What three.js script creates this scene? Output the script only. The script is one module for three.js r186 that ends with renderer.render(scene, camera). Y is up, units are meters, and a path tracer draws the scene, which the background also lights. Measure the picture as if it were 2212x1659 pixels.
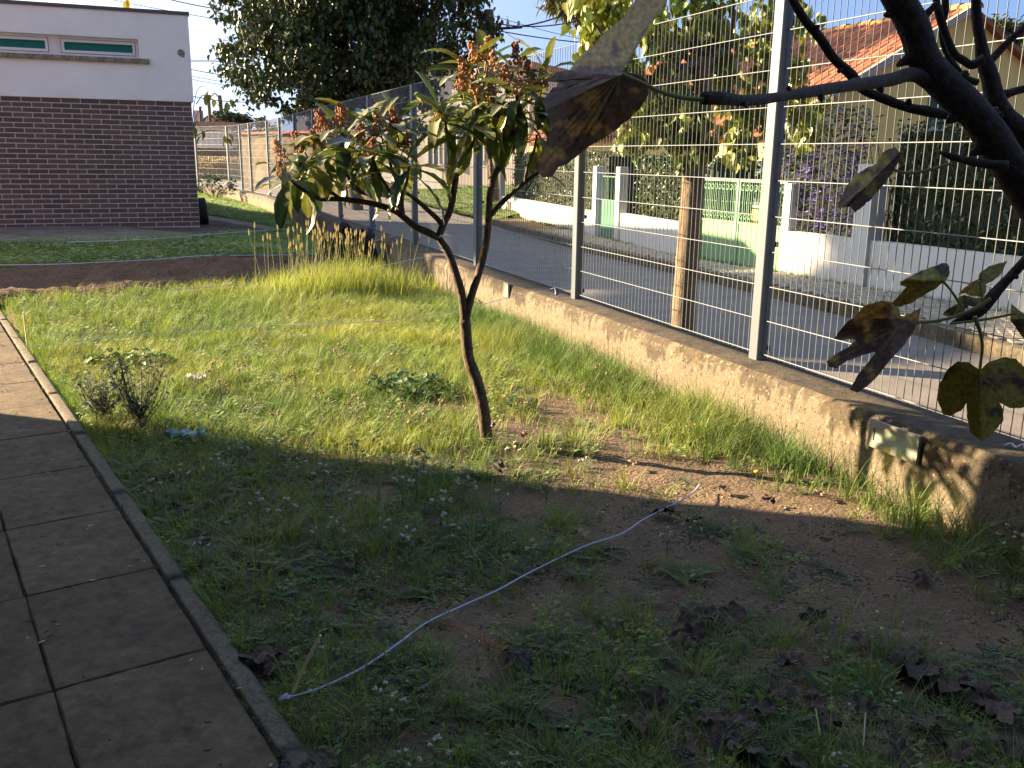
import * as THREE from 'three';
import { mergeGeometries } from 'three/addons/utils/BufferGeometryUtils.js';
import { ImprovedNoise } from 'three/addons/math/ImprovedNoise.js';

// ---------- camera (2212 x 1659 measuring grid, 1975 px focal length, 1.5 m above the garden soil)
const EYE = 1.5, FOC = 1975, CX = 1106, CY = 829.5, rad = (d) => d * Math.PI / 180;
const scene = new THREE.Scene();
const camera = new THREE.PerspectiveCamera(2 * Math.atan(CY / FOC) * 180 / Math.PI, 4 / 3, 0.05, 900);
const V = (x, y, z) => new THREE.Vector3(x, y, z);
const fwd = V(0, -Math.sin(rad(13.95)), -Math.cos(rad(13.95)));
const right0 = V(1, 0, 0), up0 = right0.clone().cross(fwd);
const right = right0.clone().multiplyScalar(Math.cos(rad(.71))).addScaledVector(up0, Math.sin(rad(.71)));
const up = up0.clone().multiplyScalar(Math.cos(rad(.71))).addScaledVector(right0, -Math.sin(rad(.71)));
camera.position.set(0, EYE, 0);
camera.quaternion.setFromRotationMatrix(new THREE.Matrix4().makeBasis(right, up, fwd.clone().negate()));
const ray = (x, y) => fwd.clone().addScaledVector(right, (x - CX) / FOC).addScaledVector(up, -(y - CY) / FOC);
const gp = (x, y, Y = 0) => { const d = ray(x, y); return d.multiplyScalar((Y - EYE) / d.y).add(camera.position); };
const at = (x, y, z) => { const d = ray(x, y); return d.multiplyScalar(z / -d.z).add(camera.position); };
const onPlane = (x, y, P, N) => { const d = ray(x, y), t = P.clone().sub(camera.position).dot(N) / d.dot(N); return d.multiplyScalar(t).add(camera.position); };
const proj = (p) => { const v = p.clone().sub(camera.position), z = v.dot(fwd); return [CX + FOC * v.dot(right) / z, CY - FOC * v.dot(up) / z, z]; };

// ---------- sun and sky
const SUN_EL = 20.3, SUN_AZ = 72.6;                       // degrees above the horizon; left of the view
const sunDir = V(-Math.sin(rad(SUN_AZ)) * Math.cos(rad(SUN_EL)), Math.sin(rad(SUN_EL)), -Math.cos(rad(SUN_AZ)) * Math.cos(rad(SUN_EL)));
const EXPOSURE = 5.8;
const sun = new THREE.DirectionalLight(new THREE.Color().setRGB(1, .76, .47), 5);
sun.target.position.set(0, 0, -12); sun.position.copy(sunDir).multiplyScalar(80).add(sun.target.position);
sun.castShadow = true; sun.shadow.mapSize.set(4096, 4096);
Object.assign(sun.shadow.camera, { left: -45, right: 45, top: 45, bottom: -45, near: 1, far: 200 });
scene.add(sun, sun.target);
{
  const w = 512, h = 256, data = new Float32Array(w * h * 4), d = V(0, 0, 0), flat = V(sunDir.x, 0, sunDir.z).normalize();
  for (let j = 0; j < h; j++) for (let i = 0; i < w; i++) {
    const th = ((i + .5) / w - .5) * 2 * Math.PI, el = ((j + .5) / h - .5) * Math.PI;
    d.set(Math.cos(th) * Math.cos(el), Math.sin(el), Math.sin(th) * Math.cos(el));
    const gam = Math.acos(Math.min(1, d.dot(sunDir))) * 180 / Math.PI, e = Math.max(0, el * 180 / Math.PI);
    const low = Math.exp(-e / 13), haze = Math.min(4.5, 23 * Math.exp(-gam / 17.5)) * (.45 + .55 * low) + .06 * low;
    const deep = 1 - .25 * Math.min(1, e / 75);
    let r = .225 * deep + haze, g = .435 * deep + haze * .985, b = .88 * deep + haze * .93;
    if (el < 0) { r = .09; g = .085; b = .075; }
    const o = (j * w + i) * 4;
    data[o] = r / EXPOSURE; data[o + 1] = g / EXPOSURE; data[o + 2] = b / EXPOSURE; data[o + 3] = 1;
  }
  const sky = new THREE.DataTexture(data, w, h, THREE.RGBAFormat, THREE.FloatType);
  sky.mapping = THREE.EquirectangularReflectionMapping; sky.magFilter = sky.minFilter = THREE.LinearFilter; sky.wrapS = THREE.RepeatWrapping; sky.needsUpdate = true;
  scene.background = sky; scene.environment = sky;
}
const renderer = new THREE.WebGLRenderer({ antialias: true });
renderer.toneMapping = THREE.LinearToneMapping; renderer.toneMappingExposure = EXPOSURE;
renderer.shadowMap.enabled = true; renderer.setSize(1024, 768);

// ---------- random numbers, noise, names
let seed = 7;
const rnd = () => { seed = (seed + 0x6d2b79f5) | 0; let t = Math.imul(seed ^ (seed >>> 15), 1 | seed); t = (t + Math.imul(t ^ (t >>> 7), 61 | t)) ^ t; return ((t ^ (t >>> 14)) >>> 0) / 4294967296; };
const rr = (a, b) => a + (b - a) * rnd(), gauss = () => (rnd() + rnd() + rnd() + rnd() - 2) * 1.0, pick = (a) => a[Math.floor(rnd() * a.length)];
const perlin = new ImprovedNoise();
const N2 = (x, y, z = 0) => perlin.noise(x + 31.7, y + 11.3, z + 5.1);
const fbm = (x, y, z = 0) => N2(x, y, z) + .5 * N2(x * 2.1, y * 2.1, z + 3) + .25 * N2(x * 4.3, y * 4.3, z + 7);
const used = new Map();
const numbered = (n) => { const k = used.get(n) ?? 0; used.set(n, k + 1); return k ? n + '_' + String(k).padStart(3, '0') : n; };
function tag(o, label, category, group, kind) {
  if (label) o.userData.label = label;
  if (category) o.userData.category = category;
  if (group) o.userData.group = group;
  if (kind) o.userData.kind = kind;
  return o;
}
const shade = (o) => { o.castShadow = true; o.receiveShadow = true; return o; };
function base(name, p = V(0, 0, 0), turn = 0) { const g = new THREE.Group(); g.name = numbered(name); g.position.copy(p); g.rotation.y = turn; scene.add(g); return g; }
function mesh(name, geo, mat, parent) {
  const m = shade(new THREE.Mesh(geo, mat));
  m.name = !parent ? numbered(name) : name;
  if (parent && parent !== scene) { parent.userData.kids ??= {}; const k = parent.userData.kids[name] ?? 0; parent.userData.kids[name] = k + 1; if (k) m.name = name + '_' + String(k).padStart(3, '0'); }
  (parent ?? scene).add(m); return m;
}

// ---------- geometry collector
class GB {
  constructor() { this.p = []; this.i = []; this.u = []; this.c = null; }
  get n() { return this.p.length / 3; }
  v(p, u = 0, w = 0, c) { this.p.push(p.x, p.y, p.z); this.u.push(u, w); if (c) { this.c ??= []; this.c.push(c[0], c[1], c[2]); } return this.n - 1; }
  tri(a, b, c) { this.i.push(a, b, c); }
  quad(a, b, c, d, col) { const l = a.distanceTo(b), h = a.distanceTo(d), k = this.v(a, 0, 0, col); this.v(b, l, 0, col); this.v(c, l, h, col); this.v(d, 0, h, col); this.i.push(k, k + 1, k + 2, k, k + 2, k + 3); return this; }
  box(o, X, Y, Z, col, skip = '') {                             // o centre; X, Y, Z half vectors
    const q = (sx, sy, sz) => o.clone().addScaledVector(X, sx).addScaledVector(Y, sy).addScaledVector(Z, sz);
    if (!skip.includes('z')) this.quad(q(-1, -1, 1), q(1, -1, 1), q(1, 1, 1), q(-1, 1, 1), col);
    if (!skip.includes('b')) this.quad(q(1, -1, -1), q(-1, -1, -1), q(-1, 1, -1), q(1, 1, -1), col);
    this.quad(q(1, -1, 1), q(1, -1, -1), q(1, 1, -1), q(1, 1, 1), col); this.quad(q(-1, -1, -1), q(-1, -1, 1), q(-1, 1, 1), q(-1, 1, -1), col);
    this.quad(q(-1, 1, 1), q(1, 1, 1), q(1, 1, -1), q(-1, 1, -1), col); this.quad(q(-1, -1, -1), q(1, -1, -1), q(1, -1, 1), q(-1, -1, 1), col);
    return this;
  }
  abox(x, y, z, sx, sy, sz, turn = 0, col) { const c = Math.cos(turn), s = Math.sin(turn); return this.box(V(x, y, z), V(c * sx / 2, 0, -s * sx / 2), V(0, sy / 2, 0), V(s * sz / 2, 0, c * sz / 2), col); }
  tube(pts, r, seg = 6, { cap = true, rough = 0, col } = {}) {
    const n = pts.length; let T, A, B, prev; const start = this.n; let len = 0;
    for (let k = 0; k < n; k++) {
      T = pts[Math.min(n - 1, k + 1)].clone().sub(pts[Math.max(0, k - 1)]).normalize();
      if (!prev) { A = Math.abs(T.y) > .9 ? V(1, 0, 0) : V(0, 1, 0); A.addScaledVector(T, -A.dot(T)).normalize(); }
      else { A = prev.clone().addScaledVector(T, -prev.dot(T)).normalize(); }
      prev = A; B = T.clone().cross(A); if (k) len += pts[k].distanceTo(pts[k - 1]);
      const R = typeof r === 'function' ? r(k / (n - 1)) : Array.isArray(r) ? r[k] : r;
      for (let j = 0; j <= seg; j++) {
        const a = j / seg * Math.PI * 2, q = R * (1 + (rough && j % seg !== 0 ? rough * gauss() : 0));
        this.v(pts[k].clone().addScaledVector(A, Math.cos(a) * q).addScaledVector(B, Math.sin(a) * q), j / seg * R * 6.28, len, col);
      }
      if (k) for (let j = 0; j < seg; j++) { const a = start + (k - 1) * (seg + 1) + j, b = a + seg + 1; this.i.push(a, a + 1, b, a + 1, b + 1, b); }
    }
    if (cap) for (const [k, s] of [[0, -1], [n - 1, 1]]) { const c = this.v(pts[k], 0, 0, col); for (let j = 0; j < seg; j++) { const a = start + k * (seg + 1) + j; s > 0 ? this.i.push(c, a, a + 1) : this.i.push(c, a + 1, a); } }
    return this;
  }
  bar(a, b, r, seg = 4, col) { return this.tube([a, b], r, seg, { col }); }
  geo(g, m) { const q = g.index ? g.toNonIndexed() : g, P = q.attributes.position, U = q.attributes.uv, v = V(0, 0, 0); for (let k = 0; k < P.count; k++) { v.fromBufferAttribute(P, k); if (m) v.applyMatrix4(m); this.v(v, U ? U.getX(k) : 0, U ? U.getY(k) : 0); this.i.push(this.n - 1); } return this; }
  build() {
    const g = new THREE.BufferGeometry(); g.setAttribute('position', new THREE.Float32BufferAttribute(this.p, 3)); g.setAttribute('uv', new THREE.Float32BufferAttribute(this.u, 2));
    if (this.c) g.setAttribute('color', new THREE.Float32BufferAttribute(this.c, 3));
    g.setIndex(this.i); g.computeVertexNormals(); return g;
  }
  mesh(name, mat, parent) { return mesh(name, this.build(), mat, parent); }
}
// smooth path through points
const curve = (pts, n) => new THREE.CatmullRomCurve3(pts, false, 'centripetal').getPoints(n);

// ---------- textures and materials
function tex(w, h, f, srgb = true, rx = 1, ry = 1) {             // f(u, v) -> [r, g, b] in 0..255, made to tile by the caller
  const d = new Uint8Array(w * h * 4);
  for (let j = 0; j < h; j++) for (let i = 0; i < w; i++) { const c = f(i / w, j / h, i, j), o = (j * w + i) * 4; for (let k = 0; k < 3; k++) d[o + k] = Math.max(0, Math.min(255, c[k] ?? c[0])); d[o + 3] = 255; }
  const t = new THREE.DataTexture(d, w, h, THREE.RGBAFormat); t.wrapS = t.wrapT = THREE.RepeatWrapping; t.magFilter = THREE.LinearFilter; t.minFilter = THREE.LinearMipmapLinearFilter; t.generateMipmaps = true;
  if (srgb) t.colorSpace = THREE.SRGBColorSpace; t.repeat.set(rx, ry); t.needsUpdate = true; return t;
}
const hsh = (x, y, z) => { let h = Math.imul(x, 374761393) ^ Math.imul(y, 668265263) ^ Math.imul(z, 1274126177); h = Math.imul(h ^ (h >>> 13), 1274126177); return ((h ^ (h >>> 16)) >>> 0) / 4294967296; };
const tile = (u, v, n, z = 0, m = n) => { n = Math.max(1, Math.round(n)); m = Math.max(1, Math.round(m)); const x = u * n, y = v * m, i = Math.floor(x), j = Math.floor(y), s = Math.round(z * 7), f = (t) => t * t * (3 - 2 * t), a = f(x - i), b = f(y - j), q = (p, r) => hsh(((p % n) + n) % n, ((r % m) + m) % m, s); return ((q(i, j) * (1 - a) + q(i + 1, j) * a) * (1 - b) + (q(i, j + 1) * (1 - a) + q(i + 1, j + 1) * a) * b) * 1.7 - .85; };
const tfbm = (u, v, n, z = 0) => .62 * tile(u, v, n, z) + .36 * tile(u, v, n * 2.1, z + 20) + .2 * tile(u, v, n * 4.3, z + 40);
const std = (c, rough = .85, o = {}) => new THREE.MeshStandardMaterial({ color: new THREE.Color().setRGB(...c), roughness: rough, side: THREE.DoubleSide, ...o });
const leafMat = (c, through = .35, rough = .9, o = {}) => new THREE.MeshPhysicalMaterial({ color: new THREE.Color().setRGB(...c), roughness: rough, transmission: through, thickness: 0, side: THREE.DoubleSide, specularIntensity: .6, ...o });

const plasterTex = tex(512, 512, (u, v) => { const n = tfbm(u, v, 5), g = (rnd() - .5) * 14, d = 247 + n * 8 + g * .5; return [d, d, d * .995]; });
const plasterBump = tex(256, 256, (u, v) => [128 + tfbm(u, v, 30) * 60 + (rnd() - .5) * 60], false);
const concTex = tex(1024, 1024, (u, v) => {                      // old lime-washed concrete with lichen, stains and pits
  const n = tfbm(u, v, 6), m = tfbm(u, v, 22, 9), f = (rnd() - .5) * 26, st = Math.max(0, tfbm(u, v, 14, 60)), run = Math.max(0, tile(u, v, 40, 33, 8) - .2);
  let r = 160 + n * 48 + m * 30 + f, g = 148 + n * 46 + m * 28 + f, b = 126 + n * 42 + m * 24 + f;
  if (st > .5) { const k = Math.min(.55, (st - .5) * 3); r += (150 - r) * k * .8; g += (108 - g) * k * .8; b += (52 - b) * k * .8; }
  r -= run * 34; g -= run * 34; b -= run * 32; const dk = Math.max(0, tfbm(u, v, 9, 77) - .2) * 60; r -= dk; g -= dk; b -= dk;
  if (rnd() < .012) { r += 50; g += 48; b += 42; } else if (rnd() < .02) { r -= 55; g -= 55; b -= 50; }
  return [r, g, b];
});
// garden face of the low wall: pale lime wash that has flaked off below a grimy upper band with ragged runs; one print is 2.4 m long and 0.42 m high
const wallTex = tex(2048, 384, (u, v) => {
  const n = tfbm(u, v, 14, 3), m = tile(u, v, 150, 8, 26), k = tile(u, v, 320, 9, 56), f = (rnd() - .5) * 30, edge = .62 + .20 * tile(u, .5, 16, 21, 1) + .16 * tile(u, .5, 70, 22, 1) + .10 * tile(u, v, 40, 23, 8), run = tile(u, v, 110, 24, 3);
  const mix = (a, b, t) => { t = Math.max(0, Math.min(1, t)); return a.map((q, i) => q + (b[i] - q) * t); }; let c = mix([186, 173, 147], [134, 120, 98], Math.max((v - edge) * 9 + .5, (run + n * .5 - .6) * 4)); c = mix(c, [158, 145, 120], (n + m * .5 - .35) * 3); if (m + k * .6 > .75) c = [206, 195, 170]; if (k + m * .7 < -.85) c = [92, 82, 68]; if (tile(u, v, 60, 44, 10) + .4 * m > .78 && v > .4) c = mix(c, [176, 126, 66], .7);
  return c.map((q) => q + n * 18 + m * 14 + k * 10 + f);
});
const concBump = tex(512, 512, (u, v) => [128 + tfbm(u, v, 14) * 45 + tfbm(u, v, 60, 3) * 40 + (rnd() - .5) * 50], false);
const capTex = tex(512, 512, (u, v) => { const n = tfbm(u, v, 8, 4), m = tfbm(u, v, 30, 2), f = (rnd() - .5) * 24, d = 100 + n * 26 + m * 30 + f; return [d * 1.06, d * .98, d * .84]; });
const slabTex = tex(1024, 1024, (u, v) => { const n = tfbm(u, v, 7, 2), m = tfbm(u, v, 34, 5), f = (rnd() - .5) * 34; const bl = Math.max(0, tfbm(u, v, 16, 31) - .35) * 70; let d = 134 + n * 30 + m * 30 + f - bl; if (rnd() < .02) d -= 50; return [d * 1.05, d * .96, d * .82]; });
const slabBump = tex(512, 512, (u, v) => [128 + tfbm(u, v, 40) * 70 + (rnd() - .5) * 70], false);
const asphTex = tex(512, 512, (u, v) => { const n = tfbm(u, v, 5, 8), f = (rnd() - .5) * 46, d = 146 + n * 16 + f; return [d * 1.01, d, d * .98]; });
const soilTex = tex(1024, 1024, (u, v) => {                      // sandy soil with dark crumbs and pale grit
  const n = tfbm(u, v, 6, 1), m = tfbm(u, v, 26, 6), k = tfbm(u, v, 120, 8) + (rnd() - .5) * .35, f = (rnd() - .5) * 34; let r = 158 + n * 20 + m * 22 + f, g = 135 + n * 18 + m * 20 + f, b = 110 + n * 15 + m * 18 + f;
  const cr = k + m * .5 + n * .4; if (cr > .30) { const q = Math.max(.30, 1 - (cr - .30) * 5); r *= q; g *= q; b *= q * 1.04; }
  if (rnd() < .02) { r += 75; g += 72; b += 66; }
  return [r, g, b];
});
const soilBump = tex(512, 512, (u, v) => [128 + tfbm(u, v, 18) * 50 + tfbm(u, v, 60, 5) * 60 + (rnd() - .5) * 40], false);
const barkTex = tex(256, 512, (u, v) => { const n = tfbm(u, v, 9, 3), m = tfbm(u, v, 40, 1), f = (rnd() - .5) * 34; let d = 98 + n * 34 + m * 32 + f; return [d * 1.04, d * .95, d * .86]; });
const barkBump = tex(256, 512, (u, v) => [128 + tfbm(u, v, 12, 3) * 70 + tfbm(u, v, 44, 1) * 50], false);
const wrap = (t, rx, ry) => { const c = t.clone(); c.repeat.set(rx, ry ?? rx); c.needsUpdate = true; return c; };

const M = {
  white: std([.93, .92, .92], .9, { map: wrap(plasterTex, .5), bumpMap: wrap(plasterBump, 2), bumpScale: .004 }),
  oldWhite: std([.60, .59, .57], .92, { map: wrap(plasterTex, .8), bumpMap: wrap(plasterBump, 1.4), bumpScale: .006 }),
  wall: std([.285, .275, .268], .95, { map: wrap(wallTex, 1 / 2.4, 1 / .42), bumpMap: wrap(concBump, 1.1), bumpScale: .012 }),
  wallTop: std([.42, .38, .34], .95, { map: wrap(capTex, .9), bumpMap: wrap(concBump, 1.4), bumpScale: .012 }),
  mortar: std([.60, .57, .55], .95), brick: [[.115, .074, .066], [.13, .083, .072], [.10, .065, .060], [.145, .092, .080]].map((c) => std(c, .8)),
  coping: std([.10, .095, .10], .8), alu: std([.70, .70, .72], .45, { metalness: .25 }), sill: std([.85, .85, .88], .9, { map: wrap(concTex, 2) }),
  glassGreen: new THREE.MeshPhysicalMaterial({ color: new THREE.Color().setRGB(.02, .17, .15), roughness: .12, side: THREE.DoubleSide }),
  steel: std([.105, .125, .15], .5, { metalness: .05 }), wire: std([.13, .15, .17], .5, { metalness: .1 }), darkPlastic: std([.02, .02, .022], .5),
  slab: std([.365, .305, .235], .93, { map: wrap(slabTex, 1.1), bumpMap: wrap(slabBump, 2), bumpScale: .004 }), kerb: std([.48, .48, .50], .93, { map: wrap(slabTex, 2.2), bumpMap: wrap(slabBump, 3), bumpScale: .006 }),
  kerbFar: std([.62, .60, .55], .9, { map: wrap(capTex, 1.2) }), apron: std([.62, .60, .60], .95, { map: wrap(slabTex, .4) }),
  road: std([.60, .56, .54], .88, { map: wrap(asphTex, .8), bumpMap: wrap(slabBump, 3), bumpScale: .003 }),
  soil: std([1, 1, 1], .98, { map: wrap(soilTex, .9), bumpMap: wrap(soilBump, 1.3), bumpScale: .02, vertexColors: true }),
  earth: std([.24, .19, .13], .98, { map: wrap(soilTex, .3) }), bed: std([.34, .25, .19], .98, { map: wrap(soilTex, .8), bumpMap: wrap(soilBump, .8), bumpScale: .03 }),
  bark: std([.74, .62, .52], .95, { map: wrap(barkTex, 8, 4), bumpMap: wrap(barkBump, 8, 4), bumpScale: .006 }),
  figBark: std([.44, .37, .35], .9, { map: wrap(barkTex, 14, 9), bumpMap: wrap(barkBump, 14, 9), bumpScale: .003 }),
  darkBark: std([.10, .08, .065], .95), poleWood: std([.66, .57, .50], .95, { map: wrap(slabTex, 3, 1.5), bumpMap: wrap(barkBump, 3, 1.5), bumpScale: .004 }),
  yellow: std([.95, .68, .22], .92, { map: wrap(plasterTex, .4) }), tileRoof: [[.29, .085, .04], [.33, .105, .045], [.25, .072, .035], [.36, .135, .05]].map((c) => std(c, .9)), ridge: std([.55, .25, .07], .9),
  shutter: std([.015, .075, .055], .6), gateGreen: std([.18, .34, .155], .6), gateRail: std([.20, .38, .22], .6), darkGreen: std([.04, .16, .09], .7),
  rubber: std([.012, .012, .014], .75), cord: std([.62, .60, .80], .8), orangeCord: std([.55, .12, .05], .8), cane: std([.88, .70, .36], .8), cable: std([.03, .03, .035], .6),
  deadLeaf: [[.075, .050, .038], [.095, .063, .047], [.058, .040, .032], [.12, .08, .055]].map((c) => std(c, .9)), tanLeaf: std([.26, .17, .11], .9), redLeaf: std([.24, .10, .07], .9),
};
// ---------- plan of the place
const P1 = V(1.46, 0, -5.33), fd = V(-.37, 0, -.929).normalize(), fl = V(fd.z, 0, -fd.x);   // fence direction (away), its garden side
const onFence = (s, t = 0, y = 0) => P1.clone().addScaledVector(fd, s).addScaledVector(fl, t).setY(y);
const fencePts = []; for (let s = -5; s <= 22.6; s += 2.5) fencePts.push(onFence(s));
fencePts.push(V(-8.0, 0, -28.5), V(-8.75, 0, -30.1), V(-9.65, 0, -31.7), V(-11.3, 0, -33.4), V(-13.4, 0, -34.7), V(-15.8, 0, -35.4));
const WALLTOP = .352, ROADY = -.06;
const offPoly = (pts, t) => pts.map((p, k) => { const d = pts[Math.min(pts.length - 1, k + 1)].clone().sub(pts[Math.max(0, k - 1)]).setY(0).normalize(); return p.clone().add(V(d.z, 0, -d.x).multiplyScalar(t)); });   // t > 0: left of travel when going away
const along = (pts, step) => { const o = []; for (let k = 0; k + 1 < pts.length; k++) { const n = Math.max(1, Math.round(pts[k].distanceTo(pts[k + 1]) / step)); for (let j = 0; j < n; j++) o.push(pts[k].clone().lerp(pts[k + 1], j / n)); } o.push(pts.at(-1).clone()); return o; };
const kerbLine = [V(4.45, 0, -2), V(4.2, 0, -5), V(4.02, 0, -7.0), V(3.70, 0, -8.5), V(2.62, 0, -11.8), V(1.34, 0, -15.3), V(.09, 0, -19.4), V(-1.0, 0, -23.6), V(-3.3, 0, -31.2), V(-5.5, 0, -37)];
const houseLine = [V(8.0, 0, -2), V(7.2, 0, -4), V(5.06, 0, -9.0), V(3.62, 0, -12.2), V(2.65, 0, -14.2), V(1.45, 0, -18.3), V(.72, 0, -21.0), V(-.45, 0, -25.2)];

// ---------- ground sheets
const struct = (o, label) => { o.userData.kind = 'structure'; if (label) o.userData.label = label; return o; };
struct(new GB().quad(V(-400, -.20, 60), V(400, -.20, 60), V(400, -.20, -600), V(-400, -.20, -600)).mesh('ground', M.earth));
const patches = [[1200, 880, .42], [1330, 960, .35], [1120, 935, .3], [1420, 1010, .35], [1560, 1060, .32], [1700, 1110, .3], [1830, 1190, .3], [1350, 1120, .28], [1480, 1180, .25], [1130, 1090, .22], [1560, 1270, .2], [1800, 1290, .24], [1980, 1280, .22], [2120, 1350, .22], [1180, 1270, .17], [1350, 1260, .16], [1010, 1340, .15], [1020, 1440, .11], [880, 1330, .1], [1700, 1420, .12], [1880, 1560, .1], [1230, 1520, .09], [1500, 1620, .06], [780, 1060, .16], [1290, 760, .4], [1500, 870, .25], [960, 880, .2]].map(([x, y, r]) => [gp(x, y), r]);
const bare = (x, z) => { let b = 0; for (const [p, r] of patches) { const d = Math.hypot(x - p.x, (z - p.z) * .8) / r; if (d < 1.6) b = Math.max(b, 1 - d / 1.6); } return b + .22 * N2(x * 2.3, z * 2.3); };
const ss = (t) => { t = Math.max(0, Math.min(1, t)); return t * t * (3 - 2 * t); };
const rise = (x, z) => .3 * ss((-(.387 * x + .922 * z) - 7.5) / 6.5) * ss((((x - P1.x) * fl.x + (z - P1.z) * fl.z) - .2) / 2.5);   // the ground climbs towards the school
const gpt = (x, y, h = 0) => { let p = gp(x, y, h); for (let k = 0; k < 14; k++) p = gp(x, y, h + rise(p.x, p.z)); return p; };
const soilY = (x, z) => rise(x, z) + .018 * N2(x * 1.1, z * 1.1) + .012 * N2(x * 4, z * 4, 3) + .006 * N2(x * 13, z * 13, 6) - .012;
const pathU = V(-.553, 0, -.833), pathV = V(-.835, 0, .55), pathA = V(-.929, 0, -2.537);
const pathOff = (x, z) => (x - pathA.x) * pathV.x + (z - pathA.z) * pathV.z;    // > 0 on the slabs
{
  const g = new GB(), S = [], T = []; for (let s = -8; s < 44;) { S.push(s); s += s < 3 ? .045 : s < 12 ? .14 : .8; } for (let t = .15; t < 32;) { T.push(t); t += t < 5.5 ? .045 : t < 12 ? .16 : .9; }
  for (const s of S) for (const t of T) {
    const p = onFence(Math.min(s, 43), t), k = pathOff(p.x, p.z); let y = soilY(p.x, p.z); if (k > -.1) y = Math.min(y, -.03);
    const b = bare(p.x, p.z), n = fbm(p.x * .8, p.z * .8, 2), q = .29 + .12 * Math.max(-.6, Math.min(1, b * 1.3)) + .12 * n;
    g.v(V(p.x, y, p.z), p.x, p.z, [q * 1.03, q * .99, q * .92]);
  }
  const w = T.length; for (let i = 0; i + 1 < S.length; i++) for (let j = 0; j + 1 < w; j++) { const a = i * w + j; g.i.push(a, a + w, a + 1, a + 1, a + w, a + w + 1); }
  struct(g.mesh('garden_soil', M.soil), 'sandy garden soil between the slab path and the low wall');
}
function strip(A, B, y, mat, name) { const g = new GB(); const a = A.map((p) => g.v(p.clone().setY(y), p.x, p.z)), b = B.map((p) => g.v(p.clone().setY(y), p.x, p.z)); for (let k = 0; k + 1 < A.length; k++) g.i.push(a[k], a[k + 1], b[k], a[k + 1], b[k + 1], b[k]); return g.mesh(name, mat); }
const resample = (pts, n) => { const L = [0]; for (let k = 1; k < pts.length; k++) L.push(L[k - 1] + pts[k].distanceTo(pts[k - 1])); return Array.from({ length: n + 1 }, (_, j) => { const d = L.at(-1) * j / n; let k = 1; while (k < pts.length - 1 && L[k] < d) k++; return pts[k - 1].clone().lerp(pts[k], (d - L[k - 1]) / (L[k] - L[k - 1])); }); };
{
  const inner = offPoly(fencePts.slice(0, 13), -.09);
  struct(strip(resample([V(3.3, 0, -1), ...inner], 60), resample([V(4.5, 0, -1), ...kerbLine], 60), ROADY, M.road, 'road'), 'asphalt street behind the mesh fence');
  const g = new GB(), P = [V(-4.0, 0, -31), V(-5.6, 0, -37), V(-3, 0, -62), V(-75, 0, -62), V(-75, 0, -36), V(-16, 0, -35.6), V(-11.3, 0, -33.5), V(-9.7, 0, -31.8), V(-8.6, 0, -29.9)];
  const c = g.v(V(-12, ROADY - .004, -44), -12, -44), ids = P.map((p) => g.v(p.clone().setY(ROADY - .004), p.x, p.z)); ids.forEach((a, k) => g.i.push(c, a, ids[(k + 1) % ids.length]));
  struct(g.mesh('side_street', M.road), 'asphalt cross street beyond the bend of the fence');
}
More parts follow.
